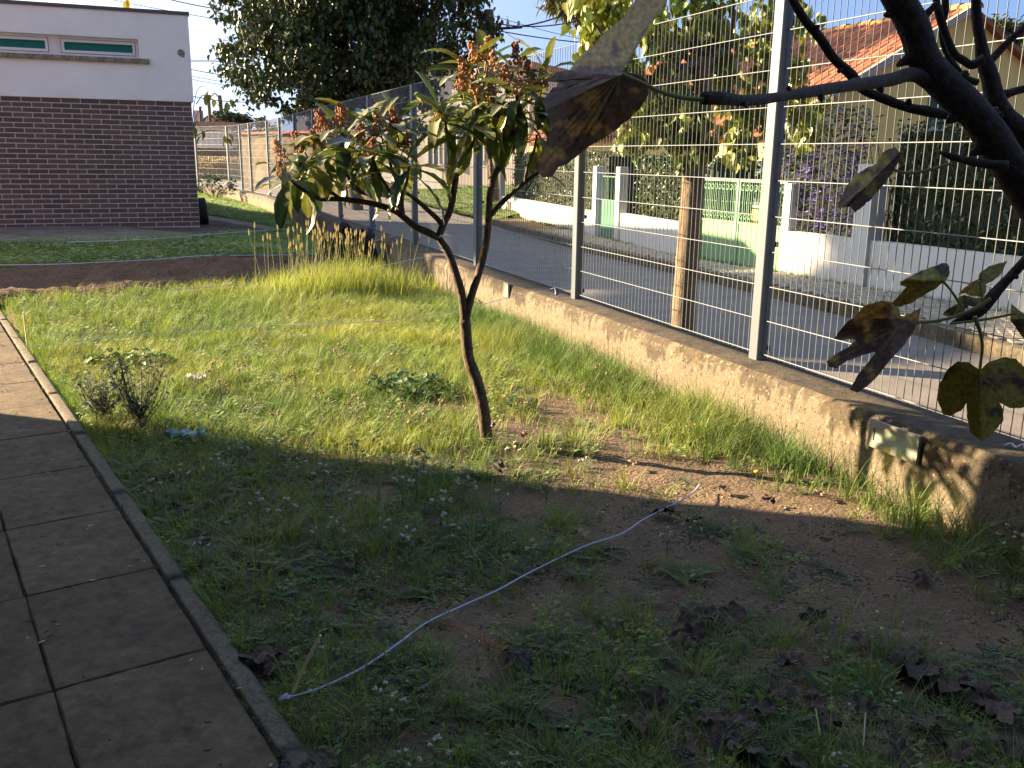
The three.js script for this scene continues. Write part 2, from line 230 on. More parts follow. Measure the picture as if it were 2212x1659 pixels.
// pavement on the far side of the street: kerb stones, setts, bed
{
  const g = base('pavement'); struct(g, 'cobbled pavement along the white garden wall across the street');
  const bed = strip(resample(offPoly(kerbLine, -.14), 40), resample(houseLine, 40), .045, std([.42, .38, .26], .97, { map: wrap(soilTex, 1) }), 'bed'); scene.remove(bed); bed.name = 'bed'; g.add(bed);
  const stones = along(kerbLine.slice(0, 8), 1.0), kg = [0, 1, 2].map(() => { const b = new GB(); b.box(V(0, 0, 0), V(.068, .005 * rnd(), 0), V(0, .085, 0), V(0, 0, .485)); return b.build(); });
  for (let k = 0; k + 1 < stones.length; k++) { const a = stones[k], b = stones[k + 1], d = b.clone().sub(a), m = mesh('kerb_stone', kg[k % 3], M.kerbFar, g); const mid = a.clone().lerp(b, .5); const nrm = V(d.z, 0, -d.x).normalize(); m.position.copy(mid.addScaledVector(nrm, -.07)).setY(-.015 + rr(-.004, .006)); m.rotation.y = Math.atan2(d.x, d.z); m.scale.z = d.length() / .99; }
  const cg = [0, 1, 2, 3, 4].map(() => { const q = new GB(), h = .022, j = () => rr(-.007, .007), B = [[-.046, -.046], [.046, -.046], [.046, .046], [-.046, .046]].map(([x, z]) => [x + j(), z + j()]); const top = B.map(([x, z]) => V(x * .82, h + rr(-.003, .003), z * .82)), mid = B.map(([x, z]) => V(x, h * .55, z)), low = B.map(([x, z]) => V(x, -.02, z)); q.quad(top[3], top[2], top[1], top[0]); for (let k = 0; k < 4; k++) { const n = (k + 1) % 4; q.quad(mid[k], top[k], top[n], mid[n]); q.quad(low[k], mid[k], mid[n], low[n]); } return q.build(); });
  const cm = [[.30, .265, .21], [.26, .235, .19], [.34, .30, .235], [.23, .215, .185]].map((c) => std(c, .85)), spots = [];
  const A = resample(offPoly(kerbLine, -.2), 400), B = resample(houseLine, 400);
  let z = -6.6, row = 0;
  const xa = (L, zz) => { for (let k = 1; k < L.length; k++) if ((L[k - 1].z - zz) * (L[k].z - zz) <= 0) return L[k].x; return null; };
  while (z > -19) { const a = xa(A, z), b = xa(B, z); if (a !== null && b !== null) for (let x = a + .05 + (row % 2) * .05; x < b - .14; x += .104) { const q = V(x + rr(-.008, .008), .045, z + rr(-.008, .008)), pr = proj(q); if (pr[0] > 1080 && pr[0] < 2260) spots.push([q, pr[2]]); } z -= .104; row++; }
  spots.sort((p, q) => p[1] - q[1]);
  const rest = cm.map(() => new GB()), mt = new THREE.Matrix4(), e = new THREE.Euler();
  spots.forEach(([q], k) => { const v = k % 5, turn = Math.floor(rnd() * 4) * Math.PI / 2 + rr(-.1, .1), m = Math.floor(rnd() * 4); if (k < 290) { const o = mesh('cobble', cg[v], cm[m], g); o.position.copy(q); o.rotation.y = turn; } else { e.set(0, turn, 0); mt.makeRotationFromEuler(e).setPosition(q); rest[m].geo(cg[v], mt); } });
  const mg = rest.map((r) => r.build()); mg.forEach((r, k) => { const o = mesh('cobbles', r, cm[k], g); o.userData.kind = 'stuff'; });
}
// slab path and its kerb
{
  const g = base('path'); struct(g, 'concrete slab path along the left of the garden');
  new GB().quad(pathA.clone().addScaledVector(pathU, -3).addScaledVector(pathV, -.09).setY(-.014), pathA.clone().addScaledVector(pathU, 14).addScaledVector(pathV, -.09).setY(-.014), pathA.clone().addScaledVector(pathU, 14).addScaledVector(pathV, 2.2).setY(-.014), pathA.clone().addScaledVector(pathU, -3).addScaledVector(pathV, 2.2).setY(-.014)).mesh('joint_bed', std([.10, .085, .07], .98, { map: wrap(soilTex, 2) }), g);
  const mats = [.96, 1.0, 1.05, .9].map((k) => { const m = M.slab.clone(); m.color.multiplyScalar(k); return m; });
  for (let r = -3; r < 20; r++) for (let c = 0; c < 4; c++) {
    const o = pathA.clone().addScaledVector(pathU, (r + .5) * .672).addScaledVector(pathV, (c + .5) * .43).setY(0);
    const q = new GB(), hx = .3347, hz = .2134, top = .018 + rr(-.002, .002), N = 6, ring = (f, y, off) => { const o2 = []; const e = (a, b, n) => { for (let i = 0; i < n; i++) o2.push([a[0] + (b[0] - a[0]) * i / n, a[1] + (b[1] - a[1]) * i / n]); }; const C = [[-1, -1], [1, -1], [1, 1], [-1, 1]]; for (let k = 0; k < 4; k++) e(C[k], C[(k + 1) % 4], N); return o2.map(([x, z], i) => V(x * (hx - f) + off[i] * 1, y, z * (hz - f) + off[(i * 5 + 3) % off.length])); };
    const off = Array.from({ length: 4 * N }, () => rr(-.0022, .0022)), off2 = off.map((x) => x * 1.3), R1 = ring(.006, top, off2), R2 = ring(0, top - .006, off), R3 = ring(0, -.012, off), ctr = q.v(V(0, top + rr(0, .0015), 0), r * .672 + 7.3 * c, c * .43);
    const UV = (p) => [p.x + r * .672 + 7.3 * c, p.z + c * .43], a = R1.map((p) => q.v(p, ...UV(p)));
    for (let k = 0; k < a.length; k++) q.i.push(ctr, a[(k + 1) % a.length], a[k]);
    const b1 = R1.map((p) => q.v(p, ...UV(p))), b2 = R2.map((p) => q.v(p, ...UV(p))), b3 = R3.map((p) => q.v(p, ...UV(p)));
    for (let k = 0; k < a.length; k++) { const n = (k + 1) % a.length; q.i.push(b1[k], b1[n], b2[k], b1[n], b2[n], b2[k], b2[k], b2[n], b3[k], b2[n], b3[n], b3[k]); }
    const m = q.mesh('slab', pick(mats), g); m.position.copy(o); m.rotation.y = Math.atan2(-pathU.z, pathU.x);
  }
}
{
  const g = base('path_kerb'); struct(g, 'narrow grey concrete edging between the slab path and the garden');
  const cuts = [-2.2, -1.15, -.62, .55, 1.55, 2.6, 3.6, 4.65, 5.7, 6.7, 7.7, 8.8, 9.9, 11];
  for (let k = 0; k + 1 < cuts.length; k++) {
    const q = new GB(), n = Math.max(3, Math.round((cuts[k + 1] - cuts[k]) / .05)), broken = k < 2; let pr = null; const lift = rr(-.004, .006);
    for (let j = 0; j <= n; j++) {
      const u = cuts[k] + .006 + (cuts[k + 1] - cuts[k] - .012) * j / n, w = (broken ? 2.6 : 1), chip = broken && u > -.95 && u < -.72 ? .016 : 0, f = fbm(u * 6, 3, k), f2 = fbm(u * 9, 8, k);
      const prof = [[-.014, -.05], [-.015 + .002 * f, .012 + lift], [-.022, .020 + lift + .002 * f2 * w], [-.062, .022 + lift + .003 * f * w - chip], [-.078 + .004 * f2 * w, .010 + lift - chip], [-.084 + .005 * f * w, -.06]];
      const ids = prof.map(([v, y]) => q.v(pathA.clone().addScaledVector(pathU, u).addScaledVector(pathV, v).setY(y), u, v * 1.5 + y));
      if (pr) for (let i = 0; i + 1 < ids.length; i++) q.i.push(pr[i], ids[i], pr[i + 1], pr[i + 1], ids[i], ids[i + 1]);
      if (j === 0 || j === n) for (let i = 1; i + 1 < ids.length; i++) q.i.push(ids[0], ids[i], ids[i + 1]);
      pr = ids;
    }
    q.mesh('kerb_stone', M.kerb, g);
  }
}
// dug bed and the concrete apron by the school building
{
  const F = [[-120, 655], [0, 648], [120, 641], [300, 630], [430, 618], [560, 608], [640, 600], [745, 590]].map(([x, y]) => gpt(x, y)), B = [[-120, 585], [0, 577], [120, 572], [300, 564], [430, 560], [560, 557], [690, 556], [790, 560]].map(([x, y]) => gpt(x, y)), g = new GB(), n = 90, m = 22, A = resample(F, n), C = resample(B, n);
  for (let i = 0; i <= n; i++) for (let j = 0; j <= m; j++) { const p = A[i].clone().lerp(C[i], j / m), e = Math.min(1, Math.min(j, m - j) / 2) * Math.min(1, Math.min(i, n - i) / 3); g.v(V(p.x, rise(p.x, p.z) - .02 + e * (.045 + .05 * fbm(p.x * 3, p.z * 3) + .03 * rnd()), p.z), p.x, p.z); }
  for (let i = 0; i < n; i++) for (let j = 0; j < m; j++) { const a = i * (m + 1) + j; g.i.push(a, a + 1, a + m + 1, a + 1, a + m + 2, a + m + 1); }
  struct(g.mesh('soil_bed', M.bed), 'strip of dark dug soil in front of the school building');
}
const GY = .3, K0 = V(-5.32, 0, -15.68), sL = V(-.922, 0, .387).normalize(), sB = V(-.387, 0, -.922).normalize(), sF = sB.clone().negate();
const onFacade = (u, y, out = 0) => K0.clone().addScaledVector(sL, u).addScaledVector(sF, out).setY(y);
{
  const P = [[-60, 527], [0, 524], [200, 519], [440, 510], [626, 496]].map(([x, y]) => gpt(x, y, .03)), g = new GB();
  P.push(gpt(470, 468, .03), K0.clone().addScaledVector(sB, 4).addScaledVector(sL, .3).setY(GY + .03), onFacade(6, GY + .03, -1));
  const c = g.v(onFacade(1.5, GY + .03, .5), ...[onFacade(1.5, 0, .6).x, onFacade(1.5, 0, .6).z]), ids = P.map((p) => g.v(p, p.x, p.z)), low = P.map((p) => g.v(p.clone().setY(p.y - .13), p.x, p.z + .1));
  for (let k = 0; k < P.length; k++) { const n = (k + 1) % P.length; g.i.push(c, ids[k], ids[n], ids[k], low[k], ids[n], ids[n], low[k], low[n]); }
  struct(g.mesh('apron', M.apron), 'concrete apron around the foot of the school building');
}
// ---------- low wall under the fence
{
  const g = tag(base('low_wall'), 'long low weathered concrete wall carrying the mesh fence', 'wall');
  const line = along(fencePts, .12), face = new GB(), top = new GB(); let pf = null, pt = null, L = 0;
  const dirAt = (k) => line[Math.min(line.length - 1, k + 1)].clone().sub(line[Math.max(0, k - 1)]).normalize();
  line.forEach((p, k) => {
    if (k) L += p.distanceTo(line[k - 1]);
    const d = dirAt(k), n = V(d.z, 0, -d.x), w = (s) => .005 * fbm(L * 1.3, s) + .003 * N2(L * 9, s);
    const F = [[.245, -.2], [.245, .05], [.243, .18], [.24, .29], [.228, .33], [.205, WALLTOP]].map(([t, y], i) => face.v(p.clone().addScaledVector(n, t + w(i) * (i > 4 ? .6 : 1)).setY(y + (i > 3 ? w(9) * .8 : 0)), L, y));
    const T = [[.205, WALLTOP, 5], [.12, WALLTOP + .003, 6], [.04, WALLTOP - .002, 7], [-.09, WALLTOP - .004, 8], [-.10, .2, 9], [-.10, -.2, 10]].map(([t, y, s], i) => top.v(p.clone().addScaledVector(n, t + (i === 0 ? w(5) * .6 : 0)).setY(y + (i === 0 ? w(9) * .8 : i < 3 ? w(s) * .3 : 0)), L, t));
    if (pf) { for (let i = 0; i < 5; i++) face.i.push(pf[i], F[i], pf[i + 1], pf[i + 1], F[i], F[i + 1]); for (let i = 0; i < 5; i++) top.i.push(pt[i], T[i], pt[i + 1], pt[i + 1], T[i], T[i + 1]); }
    pf = F; pt = T;
  });
  face.mesh('wall_face', M.wall, g); top.mesh('wall_top', M.wallTop, g);
  // two meter plates set in the garden face
  const plate = (x, y, w, h, turnLabel, tint) => {
    const p = onPlane(x, y, onFence(0, .252), fl), t = tag(base('meter_plate', p), turnLabel, 'plate'), X = fd.clone().multiplyScalar(w / 2), Y = V(0, h / 2, 0), Z = fl.clone().multiplyScalar(.008), q = new GB(), b = w * .11;
    q.box(V(0, h / 2 - b * .5, 0), X, V(0, b / 2, 0), Z); q.box(V(0, -h / 2 + b * .5, 0), X, V(0, b / 2, 0), Z);
    for (const s of [-1, 1]) q.box(X.clone().multiplyScalar(s * (1 - b / w)), fd.clone().multiplyScalar(b / 2), V(0, h / 2 - b, 0), Z.clone().multiplyScalar(.97));
    q.mesh('frame', std([.27, .25, .20], .7), t);
    new GB().box(Z.clone().multiplyScalar(-.2), X.clone().multiplyScalar(.86), Y.clone().multiplyScalar(.8), Z.clone().multiplyScalar(.6)).mesh('cover', std(tint, .35), t);
  };
  plate(1930, 952, .30, .13, 'rectangular framed meter plate on the wall at the right, in branch shadow', [.27, .33, .26]);
  plate(1094, 626, .12, .13, 'small pale green plate on the wall near the yellow tall grass', [.36, .48, .38]);
}
// ---------- mesh fence
{
  const g = tag(base('mesh_fence'), 'tall grey steel mesh fence on the low wall between garden and street', 'fence');
  const post = (() => { const q = new GB(), hx = .036, hz = .041, h = 2.03, c = .004, P = [[-hx, -hz + c], [-hx + c, -hz], [hx - c, -hz], [hx, -hz + c], [hx, hz - c], [hx - c, hz], [-hx + c, hz], [-hx, hz - c]]; for (let k = 0; k < 8; k++) { const a = P[k], b = P[(k + 1) % 8]; q.quad(V(a[0], 0, a[1]), V(b[0], 0, b[1]), V(b[0], h, b[1]), V(a[0], h, a[1])); } const m = q.v(V(0, h, 0)); const top = P.map(([x, z]) => q.v(V(x, h, z))); top.forEach((a, k) => q.i.push(m, top[(k + 1) % 8], a)); return q.build(); })();
  const clip = new GB().abox(0, 0, 0, .02, .03, .028).build(), wireG = new GB().bar(V(0, .01, 0), V(0, 2.03, 0), .0024, 5).build();
  const pts = fencePts.slice(1); let single = 0;
  pts.forEach((p, k) => {
    const nxt = pts[Math.min(k + 1, pts.length - 1)], prv = pts[Math.max(0, k - 1)], d = nxt.clone().sub(prv), turn = Math.atan2(d.x, d.z);
    const o = mesh('post', post, M.steel, g); o.position.copy(p).setY(WALLTOP - .004); o.rotation.y = turn;
    if (k < 7) for (const y of [.07, .68, 1.28, 1.88]) { const c = mesh('clip', clip, M.darkPlastic, o); c.position.set(-.044, y, -.03); }
  });
  for (let k = 0; k + 1 < pts.length; k++) {
    const a = pts[k], b = pts[k + 1], L = a.distanceTo(b), d = b.clone().sub(a).normalize(), q = new GB(), lift = WALLTOP + .015;
    for (let j = 0; j <= 10; j++) q.bar(a.clone().addScaledVector(d, .035).setY(lift + .02 + j * .2), b.clone().addScaledVector(d, -.035).setY(lift + .02 + j * .2), .0031, 6);
    const pan = q.mesh('mesh_panel', M.wire, g), far = new GB(), n = Math.round(L / .05);
    for (let j = 1; j < n; j++) {
      const p = a.clone().addScaledVector(d, j * L / n);
      if (single < 296 && k < 6) { single++; const w = mesh('upright_wire', wireG, M.wire, pan); w.position.copy(p).setY(lift); }
      else far.bar(p.clone().setY(lift + .01), p.clone().setY(lift + 2.03), .0021, 4);
    }
    if (far.n) { const w = far.mesh('upright_wires', M.wire, pan); w.userData.kind = 'stuff'; }
  }
}
// ---------- school building in the picture
{
  const g = tag(base('school_building'), 'flat-roofed building with white plaster above dark brown brick at left', 'building');
  const bx = (u0, u1, y0, y1, o0, o1) => new GB().box(onFacade((u0 + u1) / 2, (y0 + y1) / 2, (o0 + o1) / 2), sL.clone().multiplyScalar((u1 - u0) / 2), V(0, (y1 - y0) / 2, 0), sF.clone().multiplyScalar((o1 - o0) / 2));
  const L = 12.5, BT = 2.312, RT = 3.64;
  bx(0.006, L, .2, BT, -9.5, .007).mesh('brick_backing', M.mortar, g);
  const N = V(sF.x, 0, sF.z), win = (x, y) => { const p = onPlane(x, y, onFacade(0, 0, .03), N); return [p.clone().sub(K0).dot(sL), p.y]; };
  const [u0, yTop] = win(298, 84.5), yBot = win(298, 127)[1], u1 = u0 + 3.4;
  const up = new GB(); const add = (q) => { const k = up.n; up.p.push(...q.p); up.u.push(...q.u); up.i.push(...q.i.map((i) => i + k)); };
  add(bx(-.03, L, BT, yBot, -9.5, .03)); add(bx(-.03, L, yTop, RT, -9.5, .03)); add(bx(-.03, u0, yBot, yTop, -9.5, .03)); add(bx(u1, L, yBot, yTop, -9.5, .03));
  up.mesh('plaster_wall', M.white, g);
  bx(-.05, L + .02, RT, RT + .055, -9.52, .05).mesh('coping', M.coping, g);
  // window band: two casements in view, sill below
  const w = new GB().box(onFacade((u0 + u1) / 2, (yTop + yBot) / 2, -.5), sL.clone().multiplyScalar((u1 - u0) / 2), V(0, (yTop - yBot) / 2, 0), sF.clone().multiplyScalar(.02)).mesh('window', std([.02, .03, .03], .6), g);
  const mull = win(117, 94)[0], mw = .045, fr = .04;
  const sash = (a, b) => {
    const q = new GB(), put = (p0, p1, y0, y1, o0, o1) => { const r = bx(p0, p1, y0, y1, o0, o1), k = q.n; q.p.push(...r.p); q.u.push(...r.u); q.i.push(...r.i.map((i) => i + k)); };
    put(a, b, yTop - fr, yTop - .002, -.13, -.06); put(a, b, yBot + .002, yBot + fr, -.13, -.06); put(a, a + fr, yBot + fr, yTop - fr, -.13, -.06); put(b - fr, b, yBot + fr, yTop - fr, -.13, -.06);
    const i = fr + .008; put(a + i, b - i, yTop - i - .04, yTop - i, -.12, -.045); put(a + i, b - i, yBot + i, yBot + i + .04, -.12, -.045); put(a + i, a + i + .04, yBot + i + .04, yTop - i - .04, -.12, -.045); put(b - i - .04, b - i, yBot + i + .04, yTop - i - .04, -.12, -.045);
    q.mesh('frame', M.alu, w); bx(a + i + .035, b - i - .035, yBot + i + .035, yTop - i - .035, -.09, -.085).mesh('pane', M.glassGreen, w);
  };
  sash(u0 + .004, mull - mw); sash(mull + mw, 2 * mull - u0 - .004); sash(2 * mull - u0 + .1, u1 - .004);
  bx(mull - mw, mull + mw, yBot, yTop, -.13, -.05).mesh('mullion', M.alu, w);
  bx(u0 - .14, u1 + .1, yBot - .075, yBot - .001, -.13, .075).mesh('sill', M.sill, g);
  // brick courses; the near 4.2 m single bricks, the rest joined
  const rows = 26, ph = (BT - GY) / rows, pl = .277, bg = [0, 1, 2].map(() => { const q = new GB(), x = (pl - .015) / 2, y = (ph - .015) / 2, z = .016, c = .003, j = () => rr(-.0012, .0012), f = [[-x + c, -y + c], [x - c, -y + c], [x - c, y - c], [-x + c, y - c]].map(([a, b]) => V(a + j(), b + j(), z)), b = [[-x, -y], [x, -y], [x, y], [-x, y]].map(([a, d]) => V(a, d, z - c)), r = [[-x, -y], [x, -y], [x, y], [-x, y]].map(([a, d]) => V(a, d, -.012)); q.quad(f[0], f[1], f[2], f[3]); for (let k = 0; k < 4; k++) { const n = (k + 1) % 4; q.quad(b[k], b[n], f[n], f[k]); q.quad(r[k], r[n], b[n], b[k]); } return q.build(); });
  const half = bg.map((b) => b.clone().scale(.48, 1, 1)), rot = Math.atan2(-(-sL.z), -sL.x), rest = M.brick.map(() => new GB()), mt = new THREE.Matrix4(); let single = 0;
  for (let r = 0; r < rows; r++) for (let k = 0; k * pl < L - .4; k++) {
    let u = (k + .5) * pl + (r % 2 ? 0 : -pl / 2), gg = bg; if (u < .1) { u = pl * .25; gg = half; }
    const p = onFacade(u + .004, GY + (r + .5) * ph, 0), m = Math.floor(rnd() * 4), v = Math.floor(rnd() * 3);
    if (u < 3.2 && single < 300) { single++; const o = mesh('brick', gg[v], M.brick[m], g); o.position.copy(p); o.rotation.y = rot; }
    else { mt.makeRotationY(rot).setPosition(p); rest[m].geo(gg[v], mt); }
  }
  rest.forEach((q, k) => { const o = q.mesh('bricks', M.brick[k], g); o.userData.kind = 'stuff'; });
  const st = new GB(); for (let k = 0; k < 26; k++) { const a = rr(0, 6.3), r = rr(0, .1); const c = onFacade(.08 + Math.abs(r * Math.cos(a)) * .8, 3.09 + r * Math.sin(a) * .5 - .03, .0315 + .0004 * (k % 3)), s = rr(.012, .035); const id = st.v(c); const ring = Array.from({ length: 7 }, (_, j) => st.v(c.clone().addScaledVector(sL, Math.cos(j * .9) * s * rr(.6, 1.2)).add(V(0, Math.sin(j * .9) * s * rr(.5, 1), 0)))); ring.forEach((i, j) => st.i.push(id, i, ring[(j + 1) % 7])); }
  st.mesh('broken_plaster', std([.30, .27, .20], .95), g);
}
// added unseen block behind the camera; it keeps sky light off the foreground
{
  const g = tag(base('added_rear_block'), 'added brown block behind the camera that keeps sky light off the foreground', 'building');
  new GB().box(V(-3, 5.5, 7.5), V(12, 0, 0), V(0, 5.5, 0), V(0, 0, 3)).mesh('wall', std([.14, .10, .095], .95), g); new GB().box(V(-3, 11.06, 7.5), V(12.05, 0, 0), V(0, .06, 0), V(0, 0, 3.05)).mesh('coping', M.coping, g);
  for (let k = 0; k < 5; k++) new GB().box(V(-12 + k * 4.4, 2, 4.5), V(1.2, 0, 0), V(0, .6, 0), V(0, 0, .03)).mesh('window', M.glassGreen, g);
}
// the wing beside the camera, out of the picture: its corner throws the foreground shadow
{
  const g = tag(base('school_wing'), 'brown brick school wing beside the slab path, left of the view', 'building');
  const c = V(-5.9, 0, -6.02), d = pathU.clone().negate().normalize(), b = V(-.833, 0, .553), mid = c.clone().addScaledVector(d, 10).addScaledVector(b, 4);
  new GB().box(mid.clone().setY(5.5), d.clone().multiplyScalar(10), V(0, 5.5, 0), b.clone().multiplyScalar(4)).mesh('wall', std([.14, .10, .095], .95), g);
  new GB().box(mid.clone().setY(11.06), d.clone().multiplyScalar(10.04), V(0, .06, 0), b.clone().multiplyScalar(4.04)).mesh('coping', M.coping, g);
  for (let k = 0; k < 5; k++) { const o = c.clone().addScaledVector(d, 2 + k * 3.8).addScaledVector(b, -.02).setY(1.7); const w = new GB().box(o, d.clone().multiplyScalar(.9), V(0, .6, 0), b.clone().multiplyScalar(.03)).mesh('window', M.glassGreen, g); new GB().box(o.clone().setY(1.07), d.clone().multiplyScalar(.98), V(0, .03, 0), b.clone().multiplyScalar(.07)).mesh('sill', M.sill, w); }
}
// ---------- foliage helpers
const leafGeo = (len, wid, fold = .25, bend = .2, tip = .5) => {           // one leaf, 6 triangles, along +x
  const q = new GB(), prof = [[0, .05], [.3, 1 * (tip < .4 ? 1.1 : .95)], [.65, .8], [1, .02]], pts = prof.map(([t, w]) => { const y = -bend * len * t * t; return [V(t * len, y + fold * wid * w * .5, w * wid / 2), V(t * len, y, 0), V(t * len, y + fold * wid * w * .5, -w * wid / 2)]; });
  const id = pts.map((r) => r.map((p) => q.v(p, p.x / len, p.z / wid + .5)));
  for (let k = 0; k < 3; k++) for (let s = 0; s < 2; s++) { const a = id[k][s], b = id[k][s + 1], c = id[k + 1][s + 1], d = id[k + 1][s]; q.i.push(a, b, c, a, c, d); }
  return q.build();
};
const sprig = (n, len, wid, spread) => { const q = new GB(), g = leafGeo(len, wid), m = new THREE.Matrix4(), e = new THREE.Euler(); for (let k = 0; k < n; k++) { e.set(rr(-.8, .8), rr(0, 6.3), rr(-1, .7)); m.makeRotationFromEuler(e).setPosition(V(gauss() * spread, gauss() * spread, gauss() * spread)); q.geo(g, m); } return q.build(); };
function scatter(name, geo, mat, list, parent, tints) {          // list: [position, scale, euler or null]
  const o = shade(new THREE.InstancedMesh(geo, mat, list.length)), m = new THREE.Matrix4(), qn = new THREE.Quaternion(), e = new THREE.Euler(), c = new THREE.Color();
  list.forEach(([p, s, r], k) => { r ? e.copy(r) : e.set(rr(-.6, .6), rr(0, 6.283), rr(-.6, .6)); qn.setFromEuler(e); m.compose(p, qn, typeof s === 'number' ? V(s, s, s) : s); o.setMatrixAt(k, m); const t = tints ? tints(k, p) : rr(.75, 1.25); typeof t === 'number' ? c.setRGB(t, t, t) : c.setRGB(...t); o.setColorAt(k, c); });
  o.name = parent ? name : numbered(name); o.userData.kind = 'stuff'; (parent ?? scene).add(o); return o;
}
// a crown made of clumps on and inside an ellipsoid
function crownPoints(ctr, r, clumps, per, size, { hollow = .55, lowCut = -2 } = {}) {
  const out = [];
  for (let k = 0; k < clumps; k++) {
    let d; do { d = V(gauss(), gauss(), gauss()); } while (d.length() < .05); d.normalize(); const f = hollow + (1 - hollow) * Math.sqrt(rnd()), w = 1 + .22 * N2(d.x * 2.2 + ctr.x, d.y * 2.2, d.z * 2.2 + ctr.z);
    const c = V(ctr.x + d.x * r.x * f * w, ctr.y + d.y * r.y * f * w, ctr.z + d.z * r.z * f * w); if (d.y * f < lowCut) continue;
    const s = size * rr(.6, 1.3); for (let j = 0; j < per; j++) out.push(V(c.x + gauss() * s, c.y + gauss() * s * .75, c.z + gauss() * s));
  }
  return out;
}
// ---------- big dark tree beyond the fence
{
  const o = tag(base('broadleaf_tree', V(-4.9, 0, -27.2)), 'huge dark evergreen street tree filling the sky right of the school building', 'tree'), B = o.position;
  const q = new GB(), lim = (pts, r0, r1) => q.tube(curve(pts.map((p) => V(...p)), 10), (t) => r0 + (r1 - r0) * t, 7);
  lim([[.3, -.1, 0], [.15, 1.4, 0], [.2, 2.8, .1], [0, 4.5, 0], [.1, 7.5, 0]], .2, .06);
  for (let k = 0; k < 14; k++) { const a = k * 2.4, h = rr(2.4, 5.5); lim([[.15, h, 0], [Math.cos(a) * 1.2, h + .5, Math.sin(a) * 1.2], [Math.cos(a) * 2.8, h + rr(.3, 1.8), Math.sin(a) * 2.6]], .09, .02); }
  q.mesh('trunk', M.darkBark, o);
  const pts = [...crownPoints(V(.1, 6.9, 0), V(3.35, 4.6, 3.3), 420, 74, .34), ...crownPoints(V(-.75, 4.4, .2), V(2.75, 1.9, 2.6), 170, 66, .3), ...crownPoints(V(2.6, 5.2, .2), V(1.7, 3.2, 2.0), 140, 66, .3), ...crownPoints(V(0, 6, 0), V(2.4, 3.6, 2.2), 330, 60, .5, { hollow: .1 })].filter((p) => p.y > 2.15);
  scatter('crown', leafGeo(.15, .088, .3, .25), leafMat([.042, .070, .020], .28, .42, { specularIntensity: 1 }), pts.map((p) => [p, rr(.75, 1.3), new THREE.Euler(rr(-1, 1), rr(0, 6.3), rr(-1.4, .1))]), o, () => { const k = rr(.6, 1.45); return [k * rr(.9, 1.25), k, k * .8]; });
}
